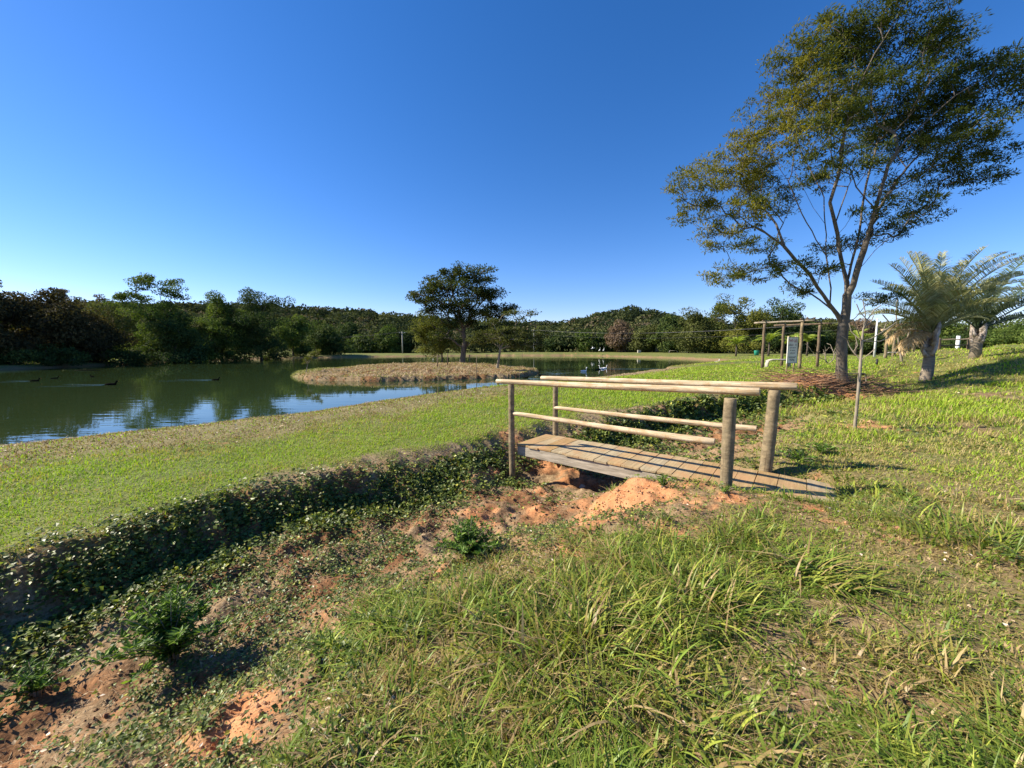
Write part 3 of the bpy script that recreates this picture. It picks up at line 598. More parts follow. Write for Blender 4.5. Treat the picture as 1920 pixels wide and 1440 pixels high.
weed(1540, 850, .14, .34, 18, 420, .07, 'pale leafy weed in the shade beside the bridge ramp', 9)

# ------------------------------------------------------------------ footbridge
E = Vector((.798, -.602, 0)); Wv = Vector((.602, .798, 0)); O = Vector((.06, 5.83, 0))
def bp(t, v, z): return O + E * t + Wv * v + Vector((0, 0, z))
br = empty('footbridge', bp(1.8, .42, 0), 'rustic wooden footbridge with round log rails over the dry ditch', 'footbridge')
def log(name, a, c, r0, r1, mat, n=14, seg=14, wob=.006, parent=br, ends=True):
    a = Vector(a); c = Vector(c); L = (c - a).length; b_ = MB(); pts = []; rd = []
    ph = random.uniform(0, 6)
    for i in range(seg + 1):
        k = i / seg; pts.append((wob * math.sin(ph + 5 * k), wob * math.cos(ph * 2 + 4 * k), L * k)); rd.append((r0 + (r1 - r0) * k) * (1 + .03 * math.sin(ph + 9 * k)))
    if ends: pts = [(pts[0][0], pts[0][1], 0)] + [(pts[0][0], pts[0][1], .006)] + pts[1:-1] + [(pts[-1][0], pts[-1][1], L - .006), (pts[-1][0], pts[-1][1], L)]; rd = [rd[0] * .9, rd[0]] + rd[1:-1] + [rd[-1], rd[-1] * .9]
    b_.tube(pts, rd, n, jit=.025)
    o = b_.build(name, mat, None); o.rotation_mode = 'QUATERNION'; 
    q = (c - a).to_track_quat('Z', 'Y'); o.matrix_world = Matrix.LocRotScale(a, q, None)
    if parent: o.parent = parent; o.matrix_parent_inverse = Matrix.Translation(-Vector(parent.location))
    return o
log('post', bp(-.02, -.06, -.45), bp(-.05, -.06, .955), .048, .045, M['post'])
log('post', bp(.17, .90, -.45), bp(.16, .90, .95), .046, .043, M['post'])
log('post', bp(2.84, -.08, -.4), bp(2.86, -.08, .975), .062, .060, M['post'], 18)
log('post', bp(3.13, .88, -.4), bp(3.18, .90, .995), .070, .064, M['post'], 18)
def railpt(px, py, v):     # point on the vertical plane at lateral offset v seen at this pixel
    d = Vector(ray(px, py)); o_ = Vector((0, 0, EYE)); t = (O + Wv * v - o_).dot(Wv) / d.dot(Wv); return o_ + d * t
log('top_rail', railpt(932, 715, -.07), railpt(1425, 735.5, -.07), .037, .042, M['rail'], 16, 20, .007)
log('top_rail', railpt(1015, 709.5, .90), railpt(1495, 724, .90), .036, .044, M['rail'], 16, 20, .007)
log('lower_rail', railpt(961, 776, -.06), railpt(1341, 828, -.06), .031, .040, M['rail'], 14, 16, .008)
log('lower_rail', railpt(1040, 765, .88), railpt(1419, 804, .88), .030, .039, M['rail'], 14, 16, .008)
def deckz(t): return .045 - .012 * t - .05 * max(0, t - 3.0) ** 2
dk = MB(); t = 0; i = 0
while t < 3.62:
    wpl = random.uniform(.175, .235) if t < 3.2 else .26
    v0 = random.uniform(-.02, .015); v1 = .84 + random.uniform(-.02, .03)
    if t > 3.3: v0 += .06; v1 += .02
    zt = deckz(t + wpl / 2); ang = math.atan2(deckz(t + wpl) - deckz(t), wpl)
    rot = Matrix((E, Wv, Vector((0, 0, 1)))).transposed() @ Matrix.Rotation(-ang, 3, 'Y') @ Matrix.Rotation(random.uniform(-.008, .008), 3, 'X')
    dk.box(bp(t + wpl / 2, (v0 + v1) / 2, zt - .016 + random.uniform(-.002, .002)), (wpl - random.uniform(.003, .008), v1 - v0, .03), rot, random.random(), .0025)
    t += wpl; i += 1
DM = Matrix.Translation(O) @ Matrix((E, Wv, Vector((0, 0, 1)))).transposed().to_4x4()
dk.v = [tuple(DM.inverted() @ Vector(p)) for p in dk.v]
o = dk.build('deck', M['deck'], None, smooth=False, bevel=.003); o.matrix_world = DM; o.parent = br; o.matrix_parent_inverse = Matrix.Translation(-Vector(br.location))
for v in (.03, .79):
    bb = MB(); Lb = 3.3; segn = 12
    bb.box((Lb / 2, 0, 0), (Lb, .045, .135)); o = bb.build('beam', M['beam'], None, smooth=False, bevel=.004)
    p0 = bp(.02, v, deckz(0) - .034 - .0675); p1 = bp(3.3, v, deckz(3.3) - .045 - .0675); d = (p1 - p0).normalized()
    o.matrix_world = Matrix.Translation(p0) @ d.to_track_quat('X', 'Z').to_matrix().to_4x4(); o.parent = br; o.matrix_parent_inverse = Matrix.Translation(-Vector(br.location))

# ------------------------------------------------------------------ trees
def grow(limbs, targets, tip, power=.48, bf=.25, g=rng, sag=.04):
    pos = []; par = []; path = []
    def add(p, pa):
        pos.append(np.array(p, float)); par.append(pa); path.append(0 if pa < 0 else path[pa] + np.linalg.norm(pos[-1] - pos[pa])); return len(pos) - 1
    add(limbs[0][0], -1)
    for li in limbs:
        li = [np.array(p, float) for p in li]
        d = [np.linalg.norm(li[0] - q) for q in pos]; cur = int(np.argmin(d))
        for a, b_ in zip(li[:-1], li[1:]):
            L = np.linalg.norm(b_ - a); m = max(1, int(L / max(.35, L / 6)))
            for k in range(1, m + 1): cur = add(a + (b_ - a) * k / m + (g.normal(0, .012 * L, 3) if k < m else 0), cur)
    base = pos[0]; tg = sorted(targets, key=lambda q: np.linalg.norm(q - base)); nst = 2
    PA = np.zeros((len(pos) + len(tg) * 4 + 8, 3)); PL = np.zeros(len(PA)); PA[:len(pos)] = pos; PL[:len(pos)] = path
    first = min(3, len(pos) - 1)
    DR = np.zeros_like(PA)
    for i in range(len(pos)):
        DR[i] = (pos[i] - pos[par[i]]) if par[i] >= 0 else (0, 0, 1)
        DR[i] /= np.linalg.norm(DR[i]) + 1e-9
    for q in tg:
        n = len(pos); vq = q - PA[:n]; dq = np.linalg.norm(vq, axis=1); cs = (vq * DR[:n]).sum(1) / (dq + 1e-9)
        d = dq * (1 + .9 * np.clip(.75 - cs, 0, 2)) + bf * PL[:n] + .6 * np.clip(PA[:n, 2] - q[2], 0, None); d[:first] += 1e3 if n > first + 3 else 0
        j = int(np.argmin(d)); L = np.linalg.norm(PA[j] - q); m = 3 if L > .8 else (2 if L > .35 else 1); cur = j
        for k in range(1, m + 1):
            f = k / m; p = PA[j] * (1 - f) + q * f + np.array([0, 0, math.sin(math.pi * f) * sag * L]) + (g.normal(0, .04 * L, 3) if k < m else 0)
            pv = cur; cur = add(p, cur); PA[cur] = p; PL[cur] = path[cur]; DR[cur] = p - PA[pv]; DR[cur] /= np.linalg.norm(DR[cur]) + 1e-9
    n = len(pos); cnt = np.zeros(n)
    ch = [[] for _ in range(n)]
    for i in range(1, n): ch[par[i]].append(i)
    for i in range(n - 1, -1, -1):
        if not ch[i]: cnt[i] = 1
        if par[i] >= 0: cnt[par[i]] += cnt[i]
    return pos, par, ch, cnt
def tree_mesh(pos, ch, cnt, r0, tip, power, sides, rmin, flare=1.45):
    b_ = MB(); N0 = cnt[0]; rad = lambda c: max(rmin, tip + (r0 - tip) * (c / N0) ** power)
    stack = [(0, -1)]
    while stack:
        st, pa = stack.pop(); pts = []; rd = []
        if pa >= 0: pts.append(pos[pa]); rd.append(rad(cnt[st]))
        cur = st
        while True:
            pts.append(pos[cur]); rd.append(rad(cnt[cur])); c = sorted(ch[cur], key=lambda k: -cnt[k])
            if not c: break
            for k in c[1:]: stack.append((k, cur))
            cur = c[0]
        if len(pts) < 2: continue
        if st == 0:
            rd[0] *= flare; 
            if len(rd) > 2: rd[1] *= 1 + (flare - 1) * .25
        n = sides if rd[0] > r0 * .25 else (5 if rd[0] > r0 * .07 else 3)
        b_.tube(pts, rd, n, cap=False)
    return b_
def tree(name, label, base, r0, limbs, blobs, nclump, nleaf, cr, LL, fmat, bark, group=None, power=.5, tipr=.008, sides=7, flat=.55, wind=(0, 0, 0), cat='tree', seed=1, Wr=.5, hollow=2.2, bf=.25, tintf=None, droop=.15, rmin=.004, both=True, shell=False):
    g = np.random.default_rng(seed); base = np.array(base, float)
    root = empty(name, base, label, cat, group)
    vol = np.array([b_[3] * b_[4] * b_[5] for b_ in blobs]) ** .8; cnt_ = np.maximum(1, (vol / vol.sum() * nclump).astype(int)); C = []
    for b_, m in zip(blobs, cnt_):
        v = g.normal(size=(m, 3)); v /= np.linalg.norm(v, axis=1, keepdims=True); v *= (g.random(m) ** (1 / (hollow + .6)))[:, None]
        C.append(np.array(b_[:3]) + v * np.array(b_[3:6]))
    C = np.concatenate(C)
    pos, par, ch, cnt = grow(limbs, list(C), tipr, power, bf, g)
    mb = tree_mesh(pos, ch, cnt, r0, tipr, power, sides, rmin)
    mb.v = [tuple(np.array(p) - base) for p in mb.v]
    me_o = mb.build('trunk', bark, None); me_o.parent = root
    n = len(C) * nleaf; ci = np.repeat(np.arange(len(C)), nleaf); csz = cr * g.uniform(.6, 1.35, len(C))
    o3 = g.normal(size=(n, 3)); o3 /= np.linalg.norm(o3, axis=1, keepdims=True); o3 *= (g.random(n) ** .45)[:, None]
    off = o3 * csz[ci][:, None] * np.array([1, 1, flat]); P = C[ci] + off
    D = unit(off + g.normal(0, .55, (n, 3)) * cr) + np.array(wind) + np.array([0, 0, -droop]); D = unit(D)
    U = np.tile([0, 0, 1.0], (n, 1)) + g.normal(0, .45, (n, 3))
    if shell:
        rr3 = np.linalg.norm(o3, axis=1, keepdims=True) ** -.62; P = C[ci] + off * rr3; on = unit(off); D = unit(np.cross(on, g.normal(size=(n, 3))) + on * .35 + np.array([0, 0, -.15])); U = on * 1.0 + np.array([0, 0, .45]) + g.normal(0, .4, (n, 3))
    L = LL * g.uniform(.6, 1.3, n); ct = g.random(len(C))
    t = .55 * ct[ci] + .45 * g.random(n)
    if tintf is not None: t = np.clip(t * .6 + tintf(P), 0, 1)
    V, q, tt = leaves(P - base, D, U, L, L * Wr, t)
    o = link('crown', mesh_np('crown', V, q, attrs={'tint': tt}), root, fmat, world=False)
    return root
def bl(px, py, rw, rh, Y, dY=0, rd=None):
    p = aty(px, py, Y + dY); k = (Y + dY) / F
    return (p[0], p[1], p[2], rw * k, (rd if rd else rw) * k, rh * k)
def pl(lst, Y, dys=None): return [aty(a, b_, Y + (dys[i] if dys else 0)) for i, (a, b_) in enumerate(lst)]

# --- big tree on the right
YB = 15.6; bb_ = hit(1577, 712); YB = float(bb_[1]); print('big tree', bb_)
base = bb_ - np.array([0, 0, .1])
def lim(pts, dd): return [aty(a, c, YB + d) for (a, c), d in zip(pts, dd)]
fork = (1581, 612)
tr0 = [base] + lim([(1578, 680), (1578, 645), fork], [0, 0, 0])
limbs = [tr0,
    lim([fork, (1570, 590), (1556, 572), (1532, 538), (1505, 500), (1470, 462), (1440, 440), (1405, 420), (1370, 390)], [0, 0, -.1, -.3, -.5, -.8, -1, -1.2, -1.4]),
    lim([(1556, 572), (1558, 540), (1549, 480), (1547, 420), (1545, 370), (1530, 340), (1510, 300), (1490, 250), (1480, 200)], [-.1, 0, .2, .4, .6, .8, 1, 1.3, 1.5]),
    lim([fork, (1587, 580), (1588, 530), (1576, 480), (1566, 420), (1556, 380), (1572, 330), (1583, 250), (1600, 180), (1640, 100), (1690, 20), (1705, -20)], [0, 0, .1, .2, .1, 0, -.1, -.3, -.5, -.7, -.9, -1]),
    lim([(1592, 560), (1606, 510), (1625, 450), (1645, 380), (1665, 310), (1700, 260), (1745, 220), (1790, 180), (1840, 150)], [0, -.2, -.4, -.5, -.7, -.9, -1, -1.1, -1.3]),
    lim([(1588, 530), (1600, 480), (1612, 430), (1618, 380), (1628, 330), (1650, 250)], [.1, .5, .9, 1.1, 1.2, 1.3]),
    lim([(1549, 480), (1530, 450), (1503, 400), (1478, 340), (1450, 300)], [.2, -.2, -.6, -1.0, -1.3]),
    lim([(1606, 510), (1640, 470), (1680, 432), (1735, 400)], [-.2, -.6, -1.0, -1.3]),
    lim([(1505, 500), (1480, 490), (1440, 500), (1390, 515)], [-.5, -.2, 0, .2]),
    lim([(1625, 450), (1660, 370), (1700, 315), (1745, 265), (1770, 250)], [-.4, .3, .9, 1.4, 1.8]),
    lim([(1547, 420), (1525, 390), (1505, 350), (1490, 320)], [.4, .9, 1.3, 1.6]),
    lim([(1566, 420), (1576, 390), (1590, 350), (1620, 310), (1640, 280)], [.1, .7, 1.2, 1.7, 2.0]),
    lim([(1470, 462), (1455, 420), (1440, 400), (1400, 360)], [-.8, -.3, .2, .5])]
B = [(1660, 45, 95, 48, 0), (1560, 70, 60, 40, .3), (1500, 110, 62, 40, -.3), (1600, 120, 85, 50, .6), (1740, 70, 50, 45, -.4), (1770, 110, 45, 55, .5), (1470, 190, 60, 45, .4), (1560, 190, 80, 50, -.6), (1660, 180, 90, 50, 0),
     (1760, 200, 80, 50, .2), (1850, 150, 75, 38, -.2), (1890, 120, 40, 32, .3), (1900, 190, 40, 25, 0), (1700, 260, 80, 40, .8), (1800, 260, 75, 40, -.5), (1850, 290, 40, 30, .2), (1430, 250, 65, 40, 0), (1500, 270, 55, 40, -.8),
     (1370, 320, 65, 42, .3), (1300, 345, 50, 35, -.2), (1420, 340, 60, 38, .8), (1320, 400, 50, 30, .2), (1390, 400, 55, 30, -.6), (1450, 380, 45, 26, .4), (1740, 335, 90, 24, .3), (1830, 340, 40, 20, 0), (1340, 445, 45, 24, 0), (1410, 455, 45, 24, .6),
     (1360, 510, 40, 22, -.2), (1430, 500, 45, 20, .5), (1385, 530, 38, 14, .2), (1480, 500, 35, 20, -.4), (1680, 390, 70, 16, -.6), (1720, 400, 55, 14, .6), (1640, 445, 50, 14, .2), (1560, 465, 40, 12, .9), (1690, 430, 40, 12, -.3),
     (1500, 540, 40, 14, .8), (1545, 510, 40, 14, -.6), (1600, 300, 50, 28, -1), (1540, 330, 50, 26, 1.2), (1650, 560, 40, 16, .5), (1620, 250, 60, 35, 1.4)]
blobs = [bl(a, c, rw, rh, YB, dy * 1.8, rd=max(rw, rh) * .9) for a, c, rw, rh, dy in B]
tree('feathery_tree', 'tall feathery olive leaved tree leaning over the ditch, branching low from a dark trunk', base, .175, limbs, blobs, 1450, 78, .31, .135, M['f_big'], M['bark'], seed=5, power=.68, tipr=.006, sides=10,
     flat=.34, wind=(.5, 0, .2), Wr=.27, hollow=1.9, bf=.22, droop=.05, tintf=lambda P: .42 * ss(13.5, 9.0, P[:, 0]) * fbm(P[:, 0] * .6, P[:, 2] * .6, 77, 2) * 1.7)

# --- island trees
p = hit(868, 679); YI = 35.0; zi_ = Tz(*aty(867, 679, YI)[:2]); base = aty(866, 679, YI); base[2] = zi_ - .05
def isl_l(pts, dd): return [aty(a, c, YI + d) for (a, c), d in zip(pts, dd)]
tree('shade_tree', 'tall dark spreading tree standing at the back of the pond island', base, .24,
     [[base] + isl_l([(869, 660), (872, 640), (866, 610), (862, 585), (850, 555), (845, 530)], [0] * 6), isl_l([(868, 622), (885, 590), (905, 565), (925, 545)], [0, .3, .6, .8]), isl_l([(864, 600), (840, 575), (815, 560), (780, 550)], [0, -.4, -.8, -1]), isl_l([(872, 650), (895, 625), (930, 600), (955, 585)], [0, .5, 1, 1.2]), isl_l([(870, 655), (840, 630), (810, 610)], [0, -.5, -1])],
     [bl(*q) for q in [(850, 512, 40, 16, YI), (895, 515, 38, 16, YI), (830, 535, 42, 16, YI), (795, 553, 38, 12, YI), (875, 545, 60, 18, YI), (920, 555, 30, 18, YI), (825, 572, 50, 16, YI), (880, 580, 55, 20, YI), (925, 585, 30, 16, YI), (850, 605, 40, 16, YI), (955, 582, 28, 12, YI), (945, 605, 30, 16, YI), (900, 618, 28, 14, YI), (770, 556, 18, 6, YI), (840, 632, 30, 12, YI), (905, 645, 30, 12, YI)]],
     330, 95, .62, .19, M['f_isl'], M['bark'], 'trees on the pond island', seed=11, flat=.45, hollow=1.6, bf=.15)
YJ = 28.5; b0 = aty(932, 693, YJ); b0[2] = Tz(b0[0], b0[1]) - .05
def l2(pts, dd=None): return [aty(a, c, YJ + (dd[i] if dd else 0)) for i, (a, c) in enumerate(pts)]
tree('young_umbrella_tree', 'small umbrella shaped tree with a thin pale trunk at the right of the island', b0, .075,
     [[b0] + l2([(935, 675), (938, 655), (944, 642)]), l2([(944, 642), (965, 628), (990, 622), (1005, 620)]), l2([(944, 642), (925, 628), (905, 625)])],
     [bl(*q) for q in [(925, 622, 38, 9, YJ), (960, 618, 38, 8, YJ), (990, 626, 30, 10, YJ), (955, 636, 50, 8, YJ), (905, 636, 28, 8, YJ), (1000, 645, 20, 10, YJ), (975, 648, 26, 8, YJ), (925, 600, 20, 9, YJ), (965, 592, 22, 8, YJ), (995, 588, 20, 4, YJ)]],
     130, 75, .42, .15, M['f_olive'], M['bark_light'], 'trees on the pond island', seed=12, flat=.4, hollow=1.4)
YK = 36.5; b0 = aty(830, 676, YK); b0[2] = Tz(b0[0], b0[1]) - .05
tree('yellowing_tree', 'low yellow green bushy tree at the left foot of the tall island tree', b0, .07, [[b0, aty(826, 650, YK), aty(818, 630, YK)]],
     [bl(*q) for q in [(800, 600, 28, 18, YK), (815, 630, 34, 20, YK), (790, 622, 22, 16, YK), (812, 655, 30, 12, YK), (845, 648, 22, 14, YK)]], 110, 80, .5, .17, M['f_yel'], M['bark'], 'trees on the pond island', seed=13)
YL = 26.6; b0 = aty(573, 692, YL); b0[2] = Tz(b0[0], b0[1]) - .05
tree('leaning_sprig', 'small yellowish sapling leaning from the left tip of the island', b0, .02, [[b0, aty(577, 682, YL), aty(588, 668, YL), aty(598, 662, YL)]],
     [bl(*q) for q in [(588, 664, 12, 4, YL), (578, 672, 8, 5, YL), (597, 659, 6, 3, YL), (571, 680, 5, 3, YL)]], 26, 45, .14, .09, M['f_yel'], M['bark_light'], 'trees on the pond island', seed=14)

# --- left shore trees
def crown_tree(name, label, px, Y, top, w, mat, seed, extra=None, group='trees along the left shore', nc=95, nl=230, LL=.27, cr=1.2, hw=None, r0=.2, dens=1, base_y=None, flat=.55, low=.14, bark='bark_far', lean=0, Wr=.55, hollow=2.2):
    p = aty(px, 660, Y); x = p[0]; zb = Tz(x, Y); g = np.random.default_rng(seed)
    k = Y / F; zt = EYE + (652 - top) * k; H = zt - zb; b0 = np.array([x, Y, zb - .1]); W2 = w * k
    B_ = []
    nb = 9
    for i in range(nb):
        f = (i + .5) / nb; hz = zb + H * (low + (1 - low) * f * .93); prof_ = math.sin(math.pi * min(1, .25 + .72 * f)) ** .7
        a = g.uniform(0, 6.28); rr = W2 * prof_ * g.uniform(.25, .6)
        B_.append((x + lean * f * H + rr * math.cos(a), Y + rr * math.sin(a), min(hz, zt - H * .11), W2 * prof_ * g.uniform(.5, .7), W2 * prof_ * g.uniform(.5, .65), H * g.uniform(.12, .18)))
    B_ += [bl(a, c, rw, rh, Y) for a, c, rw, rh in (extra or [])]
    limbs_ = [[b0, b0 + np.array([g.normal(0, .1), 0, H * .18]), b0 + np.array([lean * H * .3 + g.normal(0, .2), g.normal(0, .2), H * .38]), b0 + np.array([lean * H * .6 + g.normal(0, .3), 0, H * .7])]]
    for s_ in (-1, 1): limbs_.append([limbs_[0][2], limbs_[0][2] + np.array([s_ * W2 * .35, g.normal(0, .5), H * .18]), limbs_[0][2] + np.array([s_ * W2 * .6, g.normal(0, .8), H * .28])])
    return tree(name, label, b0, r0, limbs_, B_, nc, nl, cr, LL, M[mat], M[bark], group, seed=seed, flat=flat * 1.15, shell=True, sides=6, Wr=Wr, hollow=hollow, tipr=.012, rmin=.01, power=.55)
crown_tree('shore_tree', 'very dark tree cut by the left edge of the picture', -15, 38, 531, 85, 'f_red', 101, nc=95, nl=229)
crown_tree('shore_tree', 'dark purplish tree, second from the left edge on the shore', 100, 41, 536, 75, 'f_red', 102, nc=100, nl=229)
crown_tree('shore_tree', 'dark green understory tree between the two purplish trees', 48, 43, 576, 60, 'f_dark', 103, nc=60, low=.1)
crown_tree('shore_tree', 'low rusty topped tree between the purplish tree and the umbrella topped tree', 180, 45, 583, 46, 'f_red', 104, nc=55, low=.3)
crown_tree('shore_tree', 'bright green small tree on the shore under the rusty tree', 165, 43.5, 629, 40, 'f_mid', 105, nc=30, low=.15)
crown_tree('shore_tree', 'broad olive tree rising behind the rusty topped tree', 205, 62, 557, 70, 'f_olive', 106, nc=75, nl=184)
crown_tree('shore_tree', 'tallest left shore tree with a thin umbrella shaped top', 285, 51, 539, 78, 'f_mid', 107, extra=[(290, 528, 50, 7), (265, 530, 30, 5), (320, 545, 32, 8), (250, 556, 30, 8), (335, 556, 20, 7)], nc=230, nl=110, cr=.72, LL=.22, flat=.42)
crown_tree('shore_tree', 'dark leafy tree leaning over the water right of the umbrella topped tree', 330, 50.5, 581, 45, 'f_dark', 108, nc=50, low=.1)
crown_tree('shore_tree', 'wide dark green tree in the middle of the left shore', 415, 60, 553, 55, 'f_mid', 109, extra=[(405, 560, 22, 7)], nc=170, nl=150, cr=.95, LL=.24)
crown_tree('shore_tree', 'dark green tree with a raised crest near the end of the left shore', 490, 63, 543, 68, 'f_dark', 110, extra=[(468, 553, 22, 7), (520, 566, 26, 9)], nc=170, nl=150, cr=.95, LL=.24)
crown_tree('shore_tree', 'low rounded dark tree at the far corner of the pond', 602, 84, 604, 48, 'f_dark', 111, nc=75, nl=184, low=.05, LL=.38, cr=1.62)
crown_tree('shore_tree', 'small pale tree between the two wide shore trees', 372, 57, 603, 30, 'f_olive', 112, nc=30, low=.15)
crown_tree('shore_tree', 'slender tree filling the gap beside the far pond corner', 550, 76, 581, 34, 'f_mid', 113, nc=45, low=.1, LL=.32)
crown_tree('distant_tree', 'small flat topped tree on the ridge above the purplish trees', 128, 95, 540, 16, 'f_brown', 114, group='emergent trees on the ridge', nc=17, nl=103, LL=.3, cr=0.88, low=.7, flat=.35)
crown_tree('distant_tree', 'thin reddish tree on the ridge left of the umbrella topped tree', 188, 100, 549, 20, 'f_brown', 115, group='emergent trees on the ridge', nc=15, nl=92, LL=.3, cr=0.88, low=.6, flat=.4)
crown_tree('shore_bush', 'small yellow green bush at the water edge under the umbrella topped tree', 258, 46.5, 661, 15, 'f_yel', 116, nc=12, nl=138, LL=.16, cr=0.50, low=.1, r0=.04)
for i, (px, Y, top, w_, mat_, lb) in enumerate([(20, 37, 650, 45, 'f_dark', 'dark shrub at the foot of the leftmost tree'), (100, 39, 648, 40, 'f_dark', 'dark shrub under the purplish tree'), (225, 45, 650, 36, 'f_dark', 'dark shrub left of the yellow green bush'), (310, 49, 648, 40, 'f_dark', 'dark shrub under the umbrella topped tree'),
        (385, 56, 645, 36, 'f_mid', 'green shrub left of the wide middle tree trunk'), (445, 59, 648, 34, 'f_mid', 'green shrub right of the wide middle tree trunk'), (515, 66, 645, 36, 'f_dark', 'dark shrub below the crested tree'), (570, 78, 640, 30, 'f_olive', 'pale shrub beside the far pond corner')]):
    crown_tree('shore_shrub', lb, px, Y, top, w_, mat_, 130 + i, group='shrubs along the left shore', nc=25, nl=161, LL=.22, cr=0.75, low=.02, r0=.05)

# --- far bank and right background trees
G2 = 'trees beyond the far bank'
for i, a in enumerate([(685, 112, 630, 34, 'f_mid', 'pale spreading tree right of the rounded dark tree'), (733, 112, 612, 26, 'f_mid', 'round bright green tree left of the grey utility pole'), (765, 114, 618, 22, 'f_dark', 'narrow dark tree right of the grey utility pole'),
        (655, 118, 606, 34, 'f_dark', 'dark tree above the pale spreading tree'), (1052, 112, 628, 34, 'f_dark', 'grey green low tree right of the umbrella shaped island tree'), (1095, 108, 622, 26, 'f_mid', 'bright green tree above the white herons'),
        (1163, 104, 606, 28, 'f_brown', 'bare reddish brown tree in the middle of the far bank'), (1215, 100, 612, 32, 'f_olive', 'olive tree right of the bare reddish brown tree'), (1290, 88, 580, 60, 'f_olive', 'large olive willow like tree behind the white bench'),
        (1255, 96, 592, 34, 'f_dark', 'dark tree left of the large olive tree'), (1375, 82, 556, 62, 'f_yel', 'tall yellowish tree behind the bright palm'), (1440, 80, 560, 60, 'f_dark', 'tall dark green tree behind the log pergola'),
        (1495, 84, 572, 46, 'f_dark', 'dark tree between the pergola and the feathery tree trunk'), (1340, 92, 568, 44, 'f_dark', 'dark tree between the olive and the yellowish trees'), (1130, 110, 625, 24, 'f_dark', 'dark tree left of the bare reddish brown tree'),
        (1550, 86, 604, 44, 'f_olive', 'olive tree seen left of the feathery tree trunk'), (1620, 92, 598, 50, 'f_brown', 'greyish brown tree behind the bare sapling'), (1690, 84, 592, 50, 'f_dark', 'dark tree behind the silver palm'),
        (1770, 76, 596, 54, 'f_mid', 'green tree between the two big palms'), (1850, 70, 590, 54, 'f_dark', 'dark tree behind the dark palm'), (1925, 64, 585, 56, 'f_mid', 'green tree at the right edge of the picture'), (1010, 118, 615, 30, 'f_olive', 'olive tree at the left of the thin pole')]):
    px, Y, top, w_, mat_, lb = a
    crown_tree('background_tree', lb, px, Y, top, w_, mat_, 200 + i, group=G2, nc=75, nl=172, LL=.42 * Y / 90, cr=1.56, low=.05, r0=.2)
crown_tree('hedge_bush', 'bright green bush at the right edge behind the dark palm', 1905, 46, 618, 60, 'f_mid', 260, group='bushes on the right rise', nc=60, nl=184, LL=.22, cr=0.88, low=.02, r0=.06)
crown_tree('hedge_bush', 'dark bush filling the gap left of the dark palm', 1790, 50, 622, 50, 'f_dark', 261, group='bushes on the right rise', nc=55, nl=184, LL=.24, cr=0.88, low=.02, r0=.06)
crown_tree('hedge_bush', 'dark bush behind the small second pergola', 1700, 60, 626, 48, 'f_dark', 262, group='bushes on the right rise', nc=55, nl=184, LL=.26, cr=1.00, low=.02, r0=.06)
crown_tree('hedge_bush', 'dark bush behind the white pole', 1615, 66, 628, 46, 'f_dark', 263, group='bushes on the right rise', nc=55, nl=184, LL=.28, cr=1.00, low=.02, r0=.06)

# --- far forest on the hills: one mass
def forest():
    g = np.random.default_rng(55); n = 3000; Y = 106 + 135 * g.random(n) ** .8; px = g.uniform(-120, 2040, n); x = (px - 960) / F * Y; z = T(x, Y)
    lb = (x < -60); r_ = g.uniform(2.4, 6.2, n) * (.75 + .5 * g.random(n)); h = r_ * g.uniform(.7, 1.05, n); top = z + g.uniform(3.5, 7.0, n)
    # also the slope behind the left shore trees
    m = 260; x2 = -60 - 75 * g.random(m); y2 = g.uniform(38, 112, m); x = np.r_[x, x2]; Y = np.r_[Y, y2]; z2 = T(x2, y2); r_ = np.r_[r_, g.uniform(2, 3.6, m)]; h = np.r_[h, g.uniform(2, 3.2, m)]; top = np.r_[top, z2 + g.uniform(3, 4.8, m)]
    n = len(x); kk = 130; ci = np.repeat(np.arange(n), kk); N_ = n * kk
    v = g.normal(size=(N_, 3)); v[:, 2] = np.abs(v[:, 2]) * 1.0 - .25; v[:, 1] -= .35; v /= np.linalg.norm(v, axis=1, keepdims=True)
    lump = .78 + .35 * vn(v[:, 0] * 2.2 + ci * 7.1, v[:, 2] * 2.2 + ci * 3.3, 5)
    P = np.stack([x[ci], Y[ci], top[ci] - h[ci]], 1) + v * np.stack([r_[ci], r_[ci], h[ci]], 1) * lump[:, None]
    a = g.normal(size=(N_, 3)); D = unit(np.cross(v, a) + v * .5); base_t = g.random(n) ** 1.4; base_t = np.where(g.random(n) < .07, .97, base_t * .85)
    t = np.clip(base_t[ci] + g.normal(0, .07, N_), 0, 1); L = (.36 + .42 * g.random(N_)) * (.6 + .1 * r_[ci]) * (Y[ci] / 130)
    V, q, tt = leaves(P, D, v + g.normal(0, .3, (N_, 3)), L * 1.3, L * .9, t)
    tag(link('hill_forest', mesh_np('hill_forest', V, q, attrs={'tint': tt}), mat=M['f_forest']), 'dense far forest covering the low hills behind the pond', 'forest', kind='stuff')
forest()

